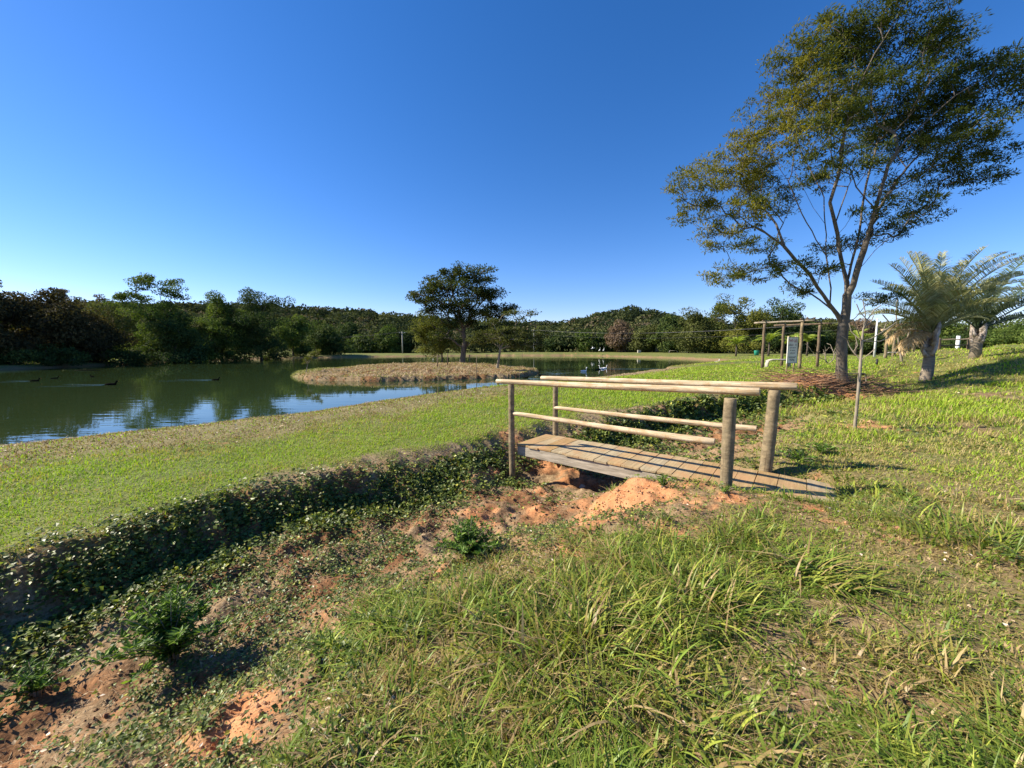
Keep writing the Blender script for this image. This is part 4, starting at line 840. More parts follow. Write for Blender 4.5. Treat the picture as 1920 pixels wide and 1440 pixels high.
# ------------------------------------------------------------------ palms
def frond(L, az, el, droop, nl=46, ll=.55, wid=.028, vee=.9, g=rng, tlo=.3, thi=1.0, curl=0, rz=.02):
    """rachis curve in world axes from origin and leaflets; returns rachis pts and leaf arrays"""
    m = 14; p = np.zeros(3); d_el = el; pts = [p.copy()]
    for i in range(m):
        e = el - droop * (i / m) ** 1.4; d = np.array([math.cos(az) * math.cos(e), math.sin(az) * math.cos(e), math.sin(e)]); p = p + d * L / m; pts.append(p.copy())
    pts = np.array(pts); t = np.linspace(.14, .99, nl); parts = []
    for side in (-1, 1):
        tt = np.clip(t + g.normal(0, .004, nl), .1, .995) * m; i0 = np.minimum(tt.astype(int), m - 1); f = (tt - i0)[:, None]; P = pts[i0] * (1 - f) + pts[i0 + 1] * f
        tan = unit(pts[i0 + 1] - pts[i0]); S = unit(np.cross(tan, np.tile([0, 0, 1.], (nl, 1)))) * side; Nn = unit(np.cross(S * side, tan))
        fwd = .55 + .5 * t; D = unit(S * 1.0 + tan * fwd[:, None] + Nn * vee + g.normal(0, .07, (nl, 3)))
        l_ = ll * np.sin(np.pi * (.12 + .83 * t)) ** .6 * g.uniform(.85, 1.05, nl)
        # two-segment leaflet drooping at the tip
        W = np.full(nl, wid); tip = P + D * l_[:, None] + np.array([0, 0, -1.0]) * (l_ * g.uniform(.15, .5, nl))[:, None]; mid = P + D * (l_ * .5)[:, None]
        sv = unit(np.cross(D, Nn)) * (W * .5)[:, None]
        V = np.stack([P - sv * .6, P + sv * .6, mid + sv, mid - sv, tip + sv * .12, tip - sv * .12], 1).reshape(-1, 3); o = np.arange(nl)[:, None] * 6
        q = np.concatenate([np.hstack([o, o + 1, o + 2, o + 3]), np.hstack([o + 3, o + 2, o + 4, o + 5])]); parts.append((V, q, np.repeat(g.uniform(tlo, thi, nl), 6)))
    rb = MB(); rb.tube(pts, list(np.linspace(rz, rz * .15, m + 1)), 5)
    n0 = len(rb.v); parts.append((np.array(rb.v), np.array([f for f in rb.f if len(f) == 4]), np.full(n0, .35 * (tlo + thi))))
    return cat(parts)
def add_frond(root, top, mat, **k):
    V, q, t = frond(**k); o = link('frond', mesh_np('frond', V + np.array(top), q, attrs={'tint': t}), root, mat, world=False); return o
pb = hit(1735, 713); pk = pb[1] / F; print('palm', pb)
pal = empty('silver_palm', pb, 'silvery triangle palm with a ringed trunk and long arching fronds', 'palm', 'large palms on the right rise')
tr_ = MB(); Ht = 92 * pk; rp = .5 * 19 * pk
pts = []; rd = []
for i in range(26):
    k = i / 25; pts.append((.05 * k + .04 * math.sin(k * 3), 0, Ht * .72 * k - .05)); rd.append(rp * (1.0 - .28 * k) * (1 + .04 * (i % 2)))
tr_.tube(pts, rd, 18); tr_.build('trunk', M['palm_trunk'], None).parent = pal
bt = MB(); g = np.random.default_rng(3)
for i in range(30):     # old leaf bases stacked in three ranks
    az = math.radians([150, 30, 270][i % 3] + g.normal(0, 16)); zz = Ht * (.50 + .46 * i / 30); o_ = np.array([.05, 0, zz]); d = np.array([math.cos(az), math.sin(az), 0]); l = .30 + .012 * i
    bt.tube([o_ + d * rp * .55, o_ + d * (rp * 1.0) + np.array([0, 0, l * .4]), o_ + d * (rp * 1.25) + np.array([0, 0, l])], [rp * .45, rp * .30, .02], 7, t=g.random())
bt.build('leaf_bases', M['palm_boot'], None).parent = pal
top = (.06, 0, Ht * .98); fi = 0
for az, el, L, dr in [(178, 1.15, 3.0, .6), (165, 1.0, 2.8, .7), (190, 1.30, 3.0, .35), (200, .8, 2.2, 1.0), (150, 1.3, 3.0, .4), (172, .62, 2.3, .95), (185, .38, 2.1, .9), (120, 1.4, 3.0, .4), (230, 1.35, 2.3, .7), (100, 1.2, 2.6, .9), (80, 1.42, 3.0, .4),
        (10, 1.0, 3.9, .75), (-4, .78, 3.8, .75), (6, .58, 3.7, .6), (-12, .9, 3.4, .95), (20, 1.2, 3.0, .8), (30, .75, 3.3, .8), (-2, 1.25, 3.0, .55), (-30, 1.0, 2.7, 1.1), (-50, 1.15, 2.4, 1.0), (250, 1.05, 2.1, 1.0), (-8, .40, 3.2, .5), (15, .32, 3.0, .6), (60, .9, 2.8, .9), (140, .7, 2.3, 1.0), (270, 1.3, 2.2, .7), (183, .95, 2.7, .9), (196, 1.05, 2.6, .7), (172, 1.35, 3.1, .45), (158, .8, 2.5, .8), (2, .9, 3.9, .7), (-6, 1.1, 3.3, .8), (12, .7, 3.8, .75), (40, 1.3, 3.0, .6), (-20, .6, 3.0, .8), (210, 1.2, 2.6, .8), (188, .2, 1.9, .7), (240, .8, 2.0, 1.1), (300, .9, 2.2, 1.2)]:
    add_frond(pal, top, M['frond'], L=L * (1.12 if abs(az) > 60 else 1.3), az=math.radians(az), el=el + .08, droop=dr * 1.15, nl=74, ll=.66, wid=.026, vee=.85, g=g, tlo=.25 if fi % 5 else .05, thi=1.0, rz=.035); fi += 1
for az, el, L, dr in [(182, .75, 2.1, 1.9), (165, .5, 1.7, 1.9), (200, .35, 1.6, 1.8), (175, .1, 1.4, 1.4), (190, .9, 2.0, 2.5), (172, -.2, 1.3, 1.1)]:
    o = add_frond(pal, (0, 0, Ht * .93), M['frond_dead'], L=L, az=math.radians(az), el=el, droop=dr, nl=40, ll=.5, wid=.026, vee=-.2, g=g, tlo=.1, thi=1, rz=.03); o['label'] = 'dead straw coloured hanging frond'
pb2 = hit(1828, 672); k2 = pb2[1] / F; print('palm2', pb2)
pa2 = empty('dark_palm', pb2, 'darker shaded palm behind and right of the silvery one', 'palm', 'large palms on the right rise')
tr_ = MB(); H2 = 55 * k2; r2 = 8 * k2
tr_.tube([(0, 0, -.1), (0, 0, H2 * .4), (.03, 0, H2 * .75)], [r2 * 1.1, r2 * .95, r2 * .9], 14); tr_.build('trunk', M['palm_trunk'], None).parent = pa2
bt = MB()
for i in range(24):
    az = math.radians([150, 30, 270][i % 3] + g.normal(0, 14)); o_ = np.array([.03, 0, H2 * (.5 + .5 * i / 24)]); d = np.array([math.cos(az), math.sin(az), 0])
    bt.tube([o_ + d * r2 * .5, o_ + d * r2 + np.array([0, 0, .12]), o_ + d * r2 * 1.3 + np.array([0, 0, .34])], [r2 * .5, r2 * .36, .022], 6)
bt.build('leaf_bases', M['palm_boot'], None).parent = pa2
for az, el, L, dr in [(5, .75, 3.8, .7), (-8, .95, 3.6, .9), (0, .55, 3.9, .5), (15, 1.1, 3.4, .8), (-15, .42, 3.4, .6), (30, .8, 3.0, .8), (160, 1.1, 2.4, 1.0), (175, .7, 2.2, 1.2), (200, .9, 2.2, 1.1), (120, 1.3, 2.8, .6), (80, 1.2, 3, .8), (-40, 1.0, 2.6, 1.0), (230, 1.2, 2.4, .9), (270, .9, 2.2, 1.2), (10, .3, 3.0, .5), (60, .6, 2.8, .8)]:
    add_frond(pa2, (0, 0, H2 * .98), M['frond_shaded'], L=L * (1.6 if abs(az) < 61 else 1.2), az=math.radians(az), el=el, droop=dr, nl=64, ll=.72, wid=.04, vee=.7, g=g, tlo=.1, thi=.95, rz=.035)
# small bright palms on the far grass
def small_palm(px, top, by, Y, label, seed):
    g = np.random.default_rng(seed); p = aty(px, 660, Y); zb = Tz(p[0], Y); r_ = empty('young_palm', (p[0], Y, zb), label, 'palm', 'bright young palms on the far grass')
    H = (EYE + (652 - top) * Y / F) - zb; t_ = MB(); t_.tube([(0, 0, -.1), (.05, 0, H * .25), (0, 0, H * .5)], [.16, .12, .09], 8); t_.build('trunk', M['bark_far'], None).parent = r_
    for i in range(13):
        az = i * 2.4 + g.normal(0, .2); add_frond(r_, (0, 0, H * .48), M['coconut'], L=H * g.uniform(.5, .62), az=az, el=g.uniform(.5, 1.35), droop=g.uniform(1.0, 1.7), nl=22, ll=H * .16, wid=.10, vee=.3, g=g, rz=.03)
    return r_
small_palm(1380, 624, 662, 62, 'bright young palm standing alone left of the pergola', 1)
small_palm(1441, 616, 662, 56, 'bright young palm framed between the left pergola posts', 2)
small_palm(1513, 616, 662, 58, 'bright young palm framed between the right pergola posts', 3)
small_palm(1604, 612, 657, 55, 'bright young palm just right of the feathery tree trunk', 4)
small_palm(1490, 620, 660, 66, 'small bright palm behind the white sign', 5)

# ------------------------------------------------------------------ pergola, sign, benches, poles
def post(root, name, p, H, r_, mat, tilt=(0, 0), n=10):
    b_ = MB(); m = 8; b_.tube([(tilt[0] * H * i / m + .008 * math.sin(i * 1.7), tilt[1] * H * i / m + .008 * math.cos(i * 2.1), H * i / m - .15 * (i == 0)) for i in range(m + 1)], [r_ * (1.05 - .12 * i / m) for i in range(m + 1)], n, jit=.04)
    o = b_.build(name, mat, None); o.location = Vector(p) - Vector(root.location) if root else Vector(p)
    if root: o.parent = root
    return o
YP = 24.0
def gpt(px, Y): p = aty(px, 670, Y); return Vector((p[0], Y, Tz(p[0], Y)))
pe = empty('log_pergola', gpt(1480, YP), 'rustic log pergola on four round posts over a pale bench', 'pergola')
tops = []
ztop = EYE + (652 - 609) * YP / F
for px, Y in [(1430, 23.0), (1466, 25.6), (1500, 21.6), (1533, 24.2)]:
    p = gpt(px, Y); post(pe, 'post', p, ztop - p.z - .02, .082, M['post_dark'] if px != 1500 else M['post'])
    tops.append((p.x, p.y))
def plog(name, a, c, r_, mat, par, jit=.03):
    b_ = MB(); a = Vector(a) - Vector(par.location); c = Vector(c) - Vector(par.location); b_.tube([a.lerp(c, k / 8) + Vector((0, 0, .012 * math.sin(k * 2))) for k in range(9)], [r_ * (1 - .1 * k / 8) for k in range(9)], 9, jit=jit); o = b_.build(name, mat, None); o.parent = par; return o
def ext(a, c, e=.5): a = Vector(a); c = Vector(c); d = (c - a).normalized() * e; return a - d, c + d
A_, B_2, C_, D_ = [Vector((x, y, ztop + .05)) for x, y in tops]
plog('beam', *ext(A_, C_, .55), .055, M['bark_light'], pe); plog('beam', *ext(B_2, D_, .55), .06, M['post_dark'], pe)
for k in (.0, 1.0):
    a_ = A_.lerp(C_, k) + Vector((0, 0, .10)); c2 = B_2.lerp(D_, k) + Vector((0, 0, .10)); plog('crossbeam', *ext(a_, c2, .4), .035, M['post_dark'], pe)
def bench(px, Y, Wd, H, label, rz=0, name='concrete_bench'):
    p = gpt(px, Y); r_ = empty(name, p, label, 'bench'); r_.rotation_euler = (0, 0, rz); b_ = MB()
    b_.tube([(-Wd / 2 + .03, 0, H * .86), (-Wd * .3, 0, H), (Wd * .3, 0, H), (Wd / 2 - .03, 0, H * .86)], .05, 8)
    n0 = len(b_.v); b_.v = [(x, y * 3.6, z) for x, y, z in b_.v]; b_.build('seat', M['concrete'], None).parent = r_
    for s_ in (-1, 1):
        q = MB(); q.tube([(s_ * Wd / 2, 0, -.05), (s_ * (Wd / 2 - .01), 0, H * .5), (s_ * (Wd / 2 - .06), 0, H * .88)], [.07, .06, .055], 8); q.v = [(x, y * 2.5, z) for x, y, z in q.v]; q.build('leg', M['concrete'], None).parent = r_
bench(1459, 23.6, 1.35, .46, 'pale curved concrete bench under the log pergola')
bench(1262, 92, 1.9, .5, 'white bench standing on the far bank grass')
bench(1676, 46, 2.2, .62, 'pale bench beside the small second pergola')
# second pergola
P2 = empty('small_pergola', gpt(1667, 45), 'small log pergola far away left of the silvery palm', 'pergola'); z2 = EYE + (652 - 621) * 45 / F; tt_ = []
for px, Y in [(1660, 44), (1674, 46.5), (1700, 44), (1711, 46.5)]:
    p = gpt(px, Y); post(P2, 'post', p, z2 - p.z, .14, M['post']); tt_.append(Vector((p.x, p.y, z2 + .08)))
plog('beam', *ext(tt_[0], tt_[2], .7), .11, M['rail'], P2); plog('beam', *ext(tt_[1], tt_[3], .7), .11, M['post_dark'], P2)
# sign
YS = 19.0; ps = gpt(1484, YS); k = YS / F; sg = empty('notice_sign', ps, 'white notice board with red heading on two short timber posts', 'sign'); sg.rotation_euler = (0, 0, R(14))
zt_ = EYE + (652 - 632) * k - ps.z; zb_ = EYE + (652 - 681) * k - ps.z; Wd = 24 * k; Hb = zt_ - zb_; zc = (zt_ + zb_) / 2
for s_, tp in ((-1, .04), (1, .03)):
    q = MB(); q.tube([(s_ * Wd * .33 - .05 * 0, .035, -.1), (s_ * Wd * .36, .035, zt_ + tp)], .035, 10); q.build('post', M['rail'], None).parent = sg
q = MB(); fr = .028
for c, s_ in [((0, -.036, zc + Hb / 2 - fr / 2), (Wd, .012, fr)), ((0, -.036, zc - Hb / 2 + fr / 2), (Wd, .012, fr)), ((-Wd / 2 + fr / 2, -.036, zc), (fr, .0119, Hb - 2 * fr)), ((Wd / 2 - fr / 2, -.036, zc), (fr, .0119, Hb - 2 * fr))]: q.box(c, s_)
q.build('frame', M['concrete'], None, smooth=False).parent = sg
def line(q, z, h, w_, n):
    x = -w_ / 2; cw = w_ / n
    for i in range(n):
        if random.random() < .14: x += cw; continue
        q.box((x + cw * .3, -.0345, z), (cw * .3, .003, h * random.choice([.75, 1, 1]))); q.box((x + cw * .5, -.0345, z + random.choice([-.38, 0, .38]) * h), (cw * .5, .0032, h * .3)); x += cw
q = MB(); q.box((0, -.02, zc), (Wd, .025, Hb)); nf0 = len(q.f); line(q, zc + Hb * .36, Hb * .12, Wd * .78, 11); nf1 = len(q.f)
for zz, h, w_, n in [(.20, .05, .74, 14), (.09, .025, .6, 16), (-.01, .03, .5, 12), (-.11, .03, .5, 12), (-.27, .05, .7, 13), (-.37, .045, .5, 12)]: line(q, zc + Hb * zz, Hb * h * 1.5, Wd * w_, n)
bo = q.build('board', M['white_paint'], None, smooth=False); bo.parent = sg; bo.data.materials.append(M['red_ink']); bo.data.materials.append(M['black_ink'])
bo.data.polygons.foreach_set('material_index', np.array([0] * nf0 + [1] * (nf1 - nf0) + [2] * (len(q.f) - nf1), np.int32))

def pole(px, Y, top, r_, mat, label, arm=True):
    p = gpt(px, Y); H = EYE + (652 - top) * Y / F - p.z; r0 = empty('utility_pole', p, label, 'utility pole', 'utility poles'); q = MB(); q.tube([(0, 0, -.2), (0, 0, H)], [r_, r_ * .65], 10); q.build('shaft', mat, None).parent = r0
    if arm:
        q = MB(); q.box((0, 0, H - .35), (1.6, .10, .10)); ca = q.build('crossarm', M['concrete_dark'], None, smooth=False); ca.parent = r0
        for x in (-.7, 0, .7):
            q = MB(); q.tube([(x, 0, H - .3), (x, 0, H - .1)], [.05, .035], 8); q.build('insulator', M['white_paint'], None).parent = ca
    return Vector((p.x, p.y, p.z + H - .1))
t1 = pole(755, 104, 622, .16, M['concrete'], 'grey utility pole beyond the far bank left of the island tree')
t2 = pole(1001, 104, 618, .13, M['concrete_dark'], 'thin grey pole right of the umbrella shaped island tree')
t3 = pole(1639, 50, 598, .13, M['white_paint'], 'white pole standing between the feathery tree and the silvery palm', arm=False)
t0 = Vector(aty(430, 628, 112)); t4 = Vector(aty(1720, 560, 48))
wr = MB()
for a, c in ((t0, t1), (t1, t2), (t2, t3), (t3, t4)):
    for dx, dz in ((-.7, 0), (0, 0), (.7, 0), (0, -1.0)):
        o_ = Vector((dx, 0, dz)); wr.tube([(a + o_).lerp(c + o_, k / 14) - Vector((0, 0, 1.3 * 4 * (k / 14) * (1 - k / 14))) for k in range(15)], .010, 4, cap=False)
tag(wr.build('power_line', M['wire']), 'sagging power wires crossing in front of the far trees', 'power line')
# little things on the far grass
q = MB(); p = gpt(1418, 60); q.tube([(0, 0, 0), (0, 0, .7), (0, 0, .75)], [.30, .36, .36], 12); o = q.build('litter_bin', M['green_plastic']); o.location = p; tag(o, 'small green bin on the far grass left of the pergola', 'bin')
q = MB(); p = gpt(1645, 27); q.tube([(0, 0, -.1), (0, 0, .42)], [.07, .06], 8); o = q.build('short_stake', M['black_metal']); o.location = p; tag(o, 'short black stake in the grass right of the bare sapling', 'stake')
q = MB(); a0 = Vector(aty(1230, 662, 98)); c0 = Vector(aty(1385, 663, 84)); n_ = 10
for i in range(n_ + 1):
    x = a0.lerp(c0, i / n_); z = Tz(x.x, x.y)
fw = empty('low_fence', gpt(1310, 92), 'low grey rail fence in front of the olive and yellowish trees', 'fence')
for i in range(n_ + 1):
    x = a0.lerp(c0, i / n_); z = Tz(x.x, x.y); q = MB(); q.box((0, 0, .45), (.14, .14, 1.1)); o = q.build('post', M['concrete_dark'], None, smooth=False); o.parent = fw; o.location = Vector((x.x, x.y, z)) - fw.location
for h in (.45, .85):
    q = MB(); q.tube([Vector((*(a0.lerp(c0, i / n_)).xy, Tz(*(a0.lerp(c0, i / n_)).xy) + h)) - fw.location for i in range(n_ + 1)], .05, 6); q.build('rail', M['concrete_dark'], None).parent = fw
# dark rail gate between the palms
gt = empty('timber_barrier', gpt(1800, 27), 'dark horizontal timber barrier between the two big palms', 'barrier')
for px in (1757, 1815):
    p = gpt(px, 27); post(gt, 'post', p, EYE + (652 - 634) * 27 / F - p.z, .13, M['post_dark'])
for py in (637, 648): plog('rail', aty(1750, py, 27), aty(1822, py - 1, 27), .045, M['rail'] if py == 637 else M['post_dark'], gt)
q = MB(); p = gpt(1793, 33); hh = EYE + (652 - 630) * 33 / F - p.z; q.tube([(0, 0, -.1), (0, 0, max(.6, hh))], [.13, .12], 8); o = q.build('marker_post', M['white_paint']); o.location = p; tag(o, 'white marker post behind the dark barrier', 'post')
# island stakes
for px, py, top, Y, lb in [(820, 688, 664, 28, 'thin stake left of the pair in the middle of the island'), (839, 685, 662, 29, 'darker stake right of the pair in the middle of the island'), (880, 677, 665, 35, 'short stake beside the tall island tree trunk'), (893, 706, 665, 24.2, 'thin pale stick near the front edge of the island')]:
    p = gpt(px, Y); q = MB(); H = EYE + (652 - top) * Y / F - p.z; r_ = .02 if 'stick' in lb else .045; q.tube([(0, 0, -.1), (.02, 0, H)], [r_, r_ * .8], 8); o = q.build('wooden_stake', M['post'] if 'dark' not in lb else M['post_dark']); o.location = p; tag(o, lb, 'stake', 'stakes on the island')
q = MB(); p = atz(162, 694, ZW + .02); q.tube([(-1.1, 0, -.03), (-.4, .05, 0), (.6, 0, 0), (1.2, .05, -.03)], [.03, .06, .06, .03], 8); o = q.build('floating_log', M['duck']); o.location = p; tag(o, 'dark floating log near the left shore', 'log')

# ------------------------------------------------------------------ bare saplings and shrubs
def bare(name, label, base_, limbs_, r0, mat, tips=None, cat='sapling', group=None, tipr=.003):
    pos, par, ch, cnt = grow(limbs_, tips or [], tipr, .5, .1); b_ = tree_mesh(pos, ch, cnt, r0, tipr, .6, 9, tipr, 1.1)
    r_ = empty(name, base_, label, cat, group); b_.v = [tuple(np.array(p) - np.array(base_)) for p in b_.v]; o = b_.build('trunk', mat, None); o.parent = r_; return r_
bs = hit(1602, 806); Ys = float(bs[1]); print('sapling', bs)
def sp_(pts, dd=None): return [aty(a, c, Ys + (dd[i] if dd else 0)) for i, (a, c) in enumerate(pts)]
bare('bare_sapling', 'thin leafless young tree standing in the grass in front of the feathery tree', bs,
     [[bs - np.array([0, 0, .05])] + sp_([(1606, 770), (1609, 735), (1612, 700), (1614, 675), (1616, 640), (1619, 615), (1623, 588), (1618, 565)]), sp_([(1619, 615), (1626, 600), (1640, 580), (1652, 572)]), sp_([(1621, 600), (1612, 585), (1606, 570)]), sp_([(1634, 635), (1650, 640), (1668, 632)], [.1, .1, .2]), sp_([(1588, 636), (1596, 622), (1592, 606)], [.1, .1, .1]),
      sp_([(1610, 713), (1590, 700), (1572, 688), (1570, 670)]), sp_([(1614, 675), (1600, 660), (1592, 648), (1588, 636), (1578, 630)], [0, .05, .1, .1, .1]), sp_([(1614, 675), (1628, 665), (1640, 655)], [0, -.1, -.15]),
      sp_([(1615, 650), (1634, 635), (1655, 622), (1680, 605)], [0, .1, .2, .3]), sp_([(1616, 640), (1606, 615), (1600, 600)], [0, -.1, -.2]), sp_([(1618, 622), (1632, 605), (1638, 592)], [0, 0, .1]), sp_([(1613, 690), (1622, 700), (1624, 715)], [0, .05, .05]), sp_([(1600, 660), (1608, 648), (1604, 630)], [.05, .0, 0]), sp_([(1655, 622), (1662, 606)], [.2, .2])], .024, M['bark_light'])
p = hit(1690, 678); Yq = float(p[1])
def sq(pts): return [aty(a, c, Yq) for a, c in pts]
bare('pale_stemmed_shrub', 'slender pale stems rising in a V left of the silvery palm', p, [[p - np.array([0, 0, .05])] + sq([(1690, 672)]), sq([(1690, 672), (1686, 650), (1682, 620), (1680, 590), (1683, 560)]), sq([(1690, 672), (1697, 650), (1704, 625), (1715, 600)]), sq([(1692, 668), (1712, 640), (1735, 615)]), sq([(1682, 620), (1668, 605), (1655, 590)])], .06, M['bark_light'], cat='shrub')
p = hit(1552, 682); Yq = float(p[1]); g = np.random.default_rng(9)
bare('dead_shrub', 'leafless tangled dead shrub beside the rightmost pergola post', p, [[p, p + np.array([-.2, 0, .3])]], .05, M['bark_light'], tips=[p + np.array([g.uniform(-1.5, .8), g.uniform(-.6, .6), g.uniform(.3, 1.5)]) for _ in range(45)], cat='shrub', tipr=.008)
# dead branches and roots heaped at the foot of the feathery tree
def twigs():
    g = np.random.default_rng(21); b_ = MB()
    for i in range(420):
        px = g.uniform(1440, 1680); py = np.interp(px, [1440, 1500, 1580, 1680], [716, 712, 722, 735]) + g.normal(0, 9); p = hit(px, py); a = g.uniform(-.7, .5) + math.pi * (g.random() < .5); L = g.uniform(.2, 1.1); e = g.uniform(-.15, .35)
        d = np.array([math.cos(a) * math.cos(e), math.sin(a) * math.cos(e) * .8, math.sin(e)]); q_ = p + np.array([0, 0, .03 + .12 * g.random()])
        b_.tube([q_, q_ + d * L * .5 + np.array([0, 0, .05 * L]), q_ + d * L], [.012, .010, .004], 4, t=g.random())
    tag(b_.build('dead_branches', M['twig']), 'heap of dead twigs and roots on the red soil around the feathery tree base', 'dead branches', kind='stuff')
twigs()
# small stones
for i, (px, py, r_, lb) in enumerate([(1458, 796, .05, 'small reddish stone in the grass behind the far bridge post'), (1092, 913, .05, 'pale stone in the dark ditch under the footbridge'), (865, 1013, .03, 'grey stone right of the rounded weed on the ditch floor')]):
    import bmesh
    p = hit(px, py); bm = bmesh.new(); bmesh.ops.create_icosphere(bm, subdivisions=3, radius=r_)
    for v in bm.verts: v.co *= 1 + .25 * (float(vn(np.array([v.co.x * 40]), np.array([v.co.y * 40 + v.co.z * 31]), 3 + i)[0]) - .5); v.co.z *= .7
    me = bpy.data.meshes.new('stone'); bm.to_mesh(me); bm.free(); o = link('stone', me, mat=M['stone'] if i == 0 else M['concrete']); o.location = p; tag(o, lb, 'stone', 'stones')

# ------------------------------------------------------------------ birds
def bird_body(spine, rad, mat, name='body', n=12):
    b_ = MB(); b_.tube(spine, rad, n); return b_.build(name, mat, None)
def waterbird(name, label, px, py, Lb, heading, kind='duck', group=None, z=ZW, atY=None):
    p = atz(px, py, z) if atY is None else np.array(atY, float); r_ = empty(name, (p[0], p[1], z if atY is None else p[2]), label, kind, group, rz=heading); s = Lb * .8; r_.location.z -= .03 * s
    if name == 'duck':
        spn = [(-.55 * s, 0, .10 * s), (-.42 * s, 0, .08 * s), (-.2 * s, 0, .05 * s), (.05 * s, 0, .05 * s), (.25 * s, 0, .09 * s), (.36 * s, 0, .2 * s), (.40 * s, 0, .32 * s), (.46 * s, 0, .38 * s), (.54 * s, 0, .37 * s), (.57 * s, 0, .365 * s)]; rd = [.015 * s, .08 * s, .16 * s, .18 * s, .13 * s, .06 * s, .055 * s, .075 * s, .05 * s, .02 * s]; m = M['duck']
    else:
        spn = [(-.5 * s, 0, .16 * s), (-.38 * s, 0, .12 * s), (-.18 * s, 0, .07 * s), (.05 * s, 0, .06 * s), (.24 * s, 0, .10 * s), (.32 * s, 0, .24 * s), (.32 * s, 0, .42 * s), (.36 * s, 0, .56 * s), (.43 * s, 0, .58 * s), (.48 * s, 0, .565 * s)]; rd = [.02 * s, .09 * s, .17 * s, .19 * s, .12 * s, .05 * s, .04 * s, .055 * s, .05 * s, .025 * s]; m = M['white_feather']
    o = bird_body(spn, rd, m); o.parent = r_
    q = MB(); e = Vector(spn[-1]); q.tube([e, e + Vector((.09 * s, 0, -.015 * s))], [.022 * s, .008 * s], 6); o = q.build('bill', M['bill'], None); o.parent = r_
    q = MB()
    for sd_ in (-1, 1): q.tube([(-.42 * s, sd_ * .05 * s, .16 * s), (-.1 * s, sd_ * .15 * s, .13 * s), (.15 * s, sd_ * .14 * s, .11 * s)], [.01 * s, .07 * s, .03 * s], 8)
    o = q.build('wings', m, None); o.parent = r_
    return r_
DG = 'dark ducks swimming on the pond'
for px, py, L, hd, lb in [(66, 715, .62, 0.2, 'dark duck nearest the left edge of the pond'), (103, 710, .5, .4, 'small dark duck, second from the left edge'), (173, 707, .5, 2.8, 'dark duck just below the floating log'), (209, 722, .75, 0.1, 'largest dark duck trailing a long wake'), (405, 713, .6, 0, 'dark duck swimming alone mid pond ahead of its wake'),
        (986, 709, .5, 0, 'dark duck beside the right tip of the island'), (1014, 704, .5, 3.1, 'dark duck right above the far rail end'), (1121, 693, .6, 3.0, 'dark duck swimming next to the white goose pair')]:
    waterbird('duck', lb, px, py, L, hd, 'duck', DG)
GG = 'white geese on the pond'
for px, py, L, hd, lb in [(1095, 697, .8, .3, 'white goose swimming alone, nearest the bridge rail'), (1128, 692, .75, 2.6, 'white goose just right of a dark duck'), (1134, 691, .7, .2, 'rearmost white goose of the pair with its neck raised'), (1345, 679, .9, 0, 'white goose close to the right tip of the pond')]:
    waterbird('goose', lb, px, py, L, hd, 'goose', GG)
def heron(px, Y, H, hd, label):
    p = gpt(px, Y); r_ = empty('heron', p, label, 'heron', 'white herons standing on the far bank', rz=hd); s = H
    bird_body([(-.22 * s, 0, .34 * s), (-.12 * s, 0, .40 * s), (0, 0, .48 * s), (.08 * s, 0, .58 * s), (.09 * s, 0, .68 * s), (.05 * s, 0, .78 * s), (.08 * s, 0, .90 * s), (.12 * s, 0, .95 * s), (.17 * s, 0, .94 * s)], [.02 * s, .08 * s, .11 * s, .07 * s, .035 * s, .028 * s, .028 * s, .04 * s, .02 * s], M['white_feather']).parent = r_
    q = MB(); q.tube([(.165 * s, 0, .94 * s), (.28 * s, 0, .925 * s)], [.018 * s, .004 * s], 6); q.build('bill', M['bill'], None).parent = r_
    for sd_ in (-1, 1):
        q = MB(); q.tube([(0, sd_ * .04 * s, -.02), (.015 * s, sd_ * .04 * s, .2 * s), (-.01 * s, sd_ * .04 * s, .42 * s)], [.010 * s, .009 * s, .014 * s], 6); q.build('leg', M['duck'], None).parent = r_
heron(1124, 99, 1.25, .2, 'taller white heron, left one of the pair on the far bank')
heron(1131.5, 98, 1.2, .5, 'white heron, right one of the pair on the far bank')
heron(812, 97, .9, 2.0, 'white heron standing alone on the far bank behind the island stakes')
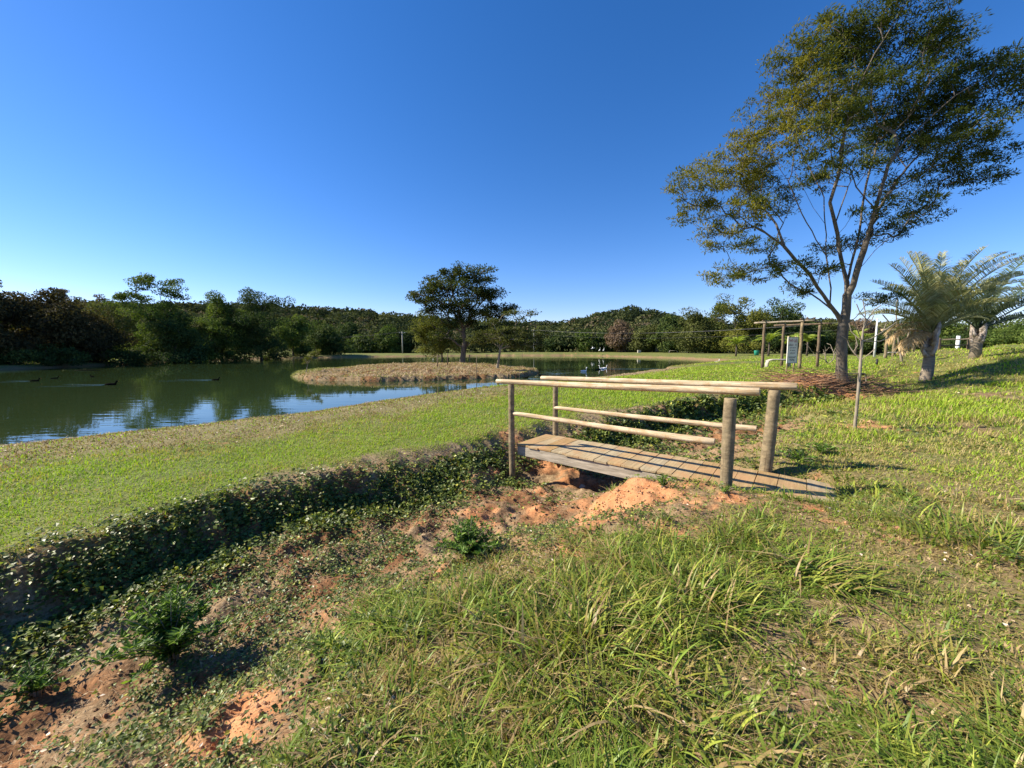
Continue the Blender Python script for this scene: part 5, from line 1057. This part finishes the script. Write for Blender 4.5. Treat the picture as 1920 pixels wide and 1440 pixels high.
p = gpt(1198, 92); q = MB(); q.box((0, 0, .3), (.7, .5, .65), t=.3); o = q.build('wooden_crate', M['concrete'], None, smooth=False, bevel=.03); o.location = p; tag(o, 'small pale box on the far bank between the herons and the white bench', 'box')
# heron in flight above the water
p = aty(1112, 653, 92); r_ = empty('heron', p, 'white heron flying low in front of the far bank', 'heron')
bird_body([(-.45, 0, -.1), (-.25, 0, -.05), (0, 0, 0), (.22, 0, .05), (.35, 0, .1), (.45, 0, .08)], [.015, .07, .10, .06, .05, .015], M['white_feather']).parent = r_
for sd_ in (-1, 1):
    q = MB(); g0 = [(.12, 0, .03), (.1, sd_ * .3, .25), (-.02, sd_ * .65, .35)]; g1 = [(-.15, 0, .0), (-.17, sd_ * .3, .20), (-.08, sd_ * .65, .33)]
    v = g0 + g1; v2 = [(a, c, e - .02) for a, c, e in v]; q.add(v + v2, [(0, 1, 4, 3), (1, 2, 5, 4), (6, 9, 10, 7), (7, 10, 11, 8), (0, 6, 7, 1), (1, 7, 8, 2), (3, 4, 10, 9), (4, 5, 11, 10), (2, 8, 11, 5)]); q.build('wing', M['white_feather'], None).parent = r_
# wakes: low ripples behind swimming birds
def wake(px, py, L, hd, wd_, label):
    p = atz(px, py, ZW); n = 24; V = []; 
    b_ = MB()
    for sd_ in (-1, 1):
        pts = []; rd = []
        for i in range(n + 1):
            k = i / n; pts.append((-.2 - L * k, sd_ * (.08 + wd_ * k), -.004)); rd.append(.020 * (1 - k) + .002)
        b_.tube(pts, rd, 8)
    b_.v = [(x, y, z * 1) for x, y, z in b_.v]
    o = b_.build('wake', M['water']); o.location = (p[0], p[1], ZW); o.rotation_euler = (0, 0, hd); o.scale = (1, 2.2, .8); tag(o, label, 'wake', 'wakes behind the swimming birds', kind='structure')
wake(405, 713, 3.4, 0, .25, 'wake'); wake(209, 722, 3.2, .1, .25, 'wake'); wake(66, 715, 2.2, .1, .2, 'wake'); wake(1134, 692, 12, -3.1, .25, 'wake')
print('objects', len(bpy.data.objects), 'polys', sum(len(m.polygons) for m in bpy.data.meshes))
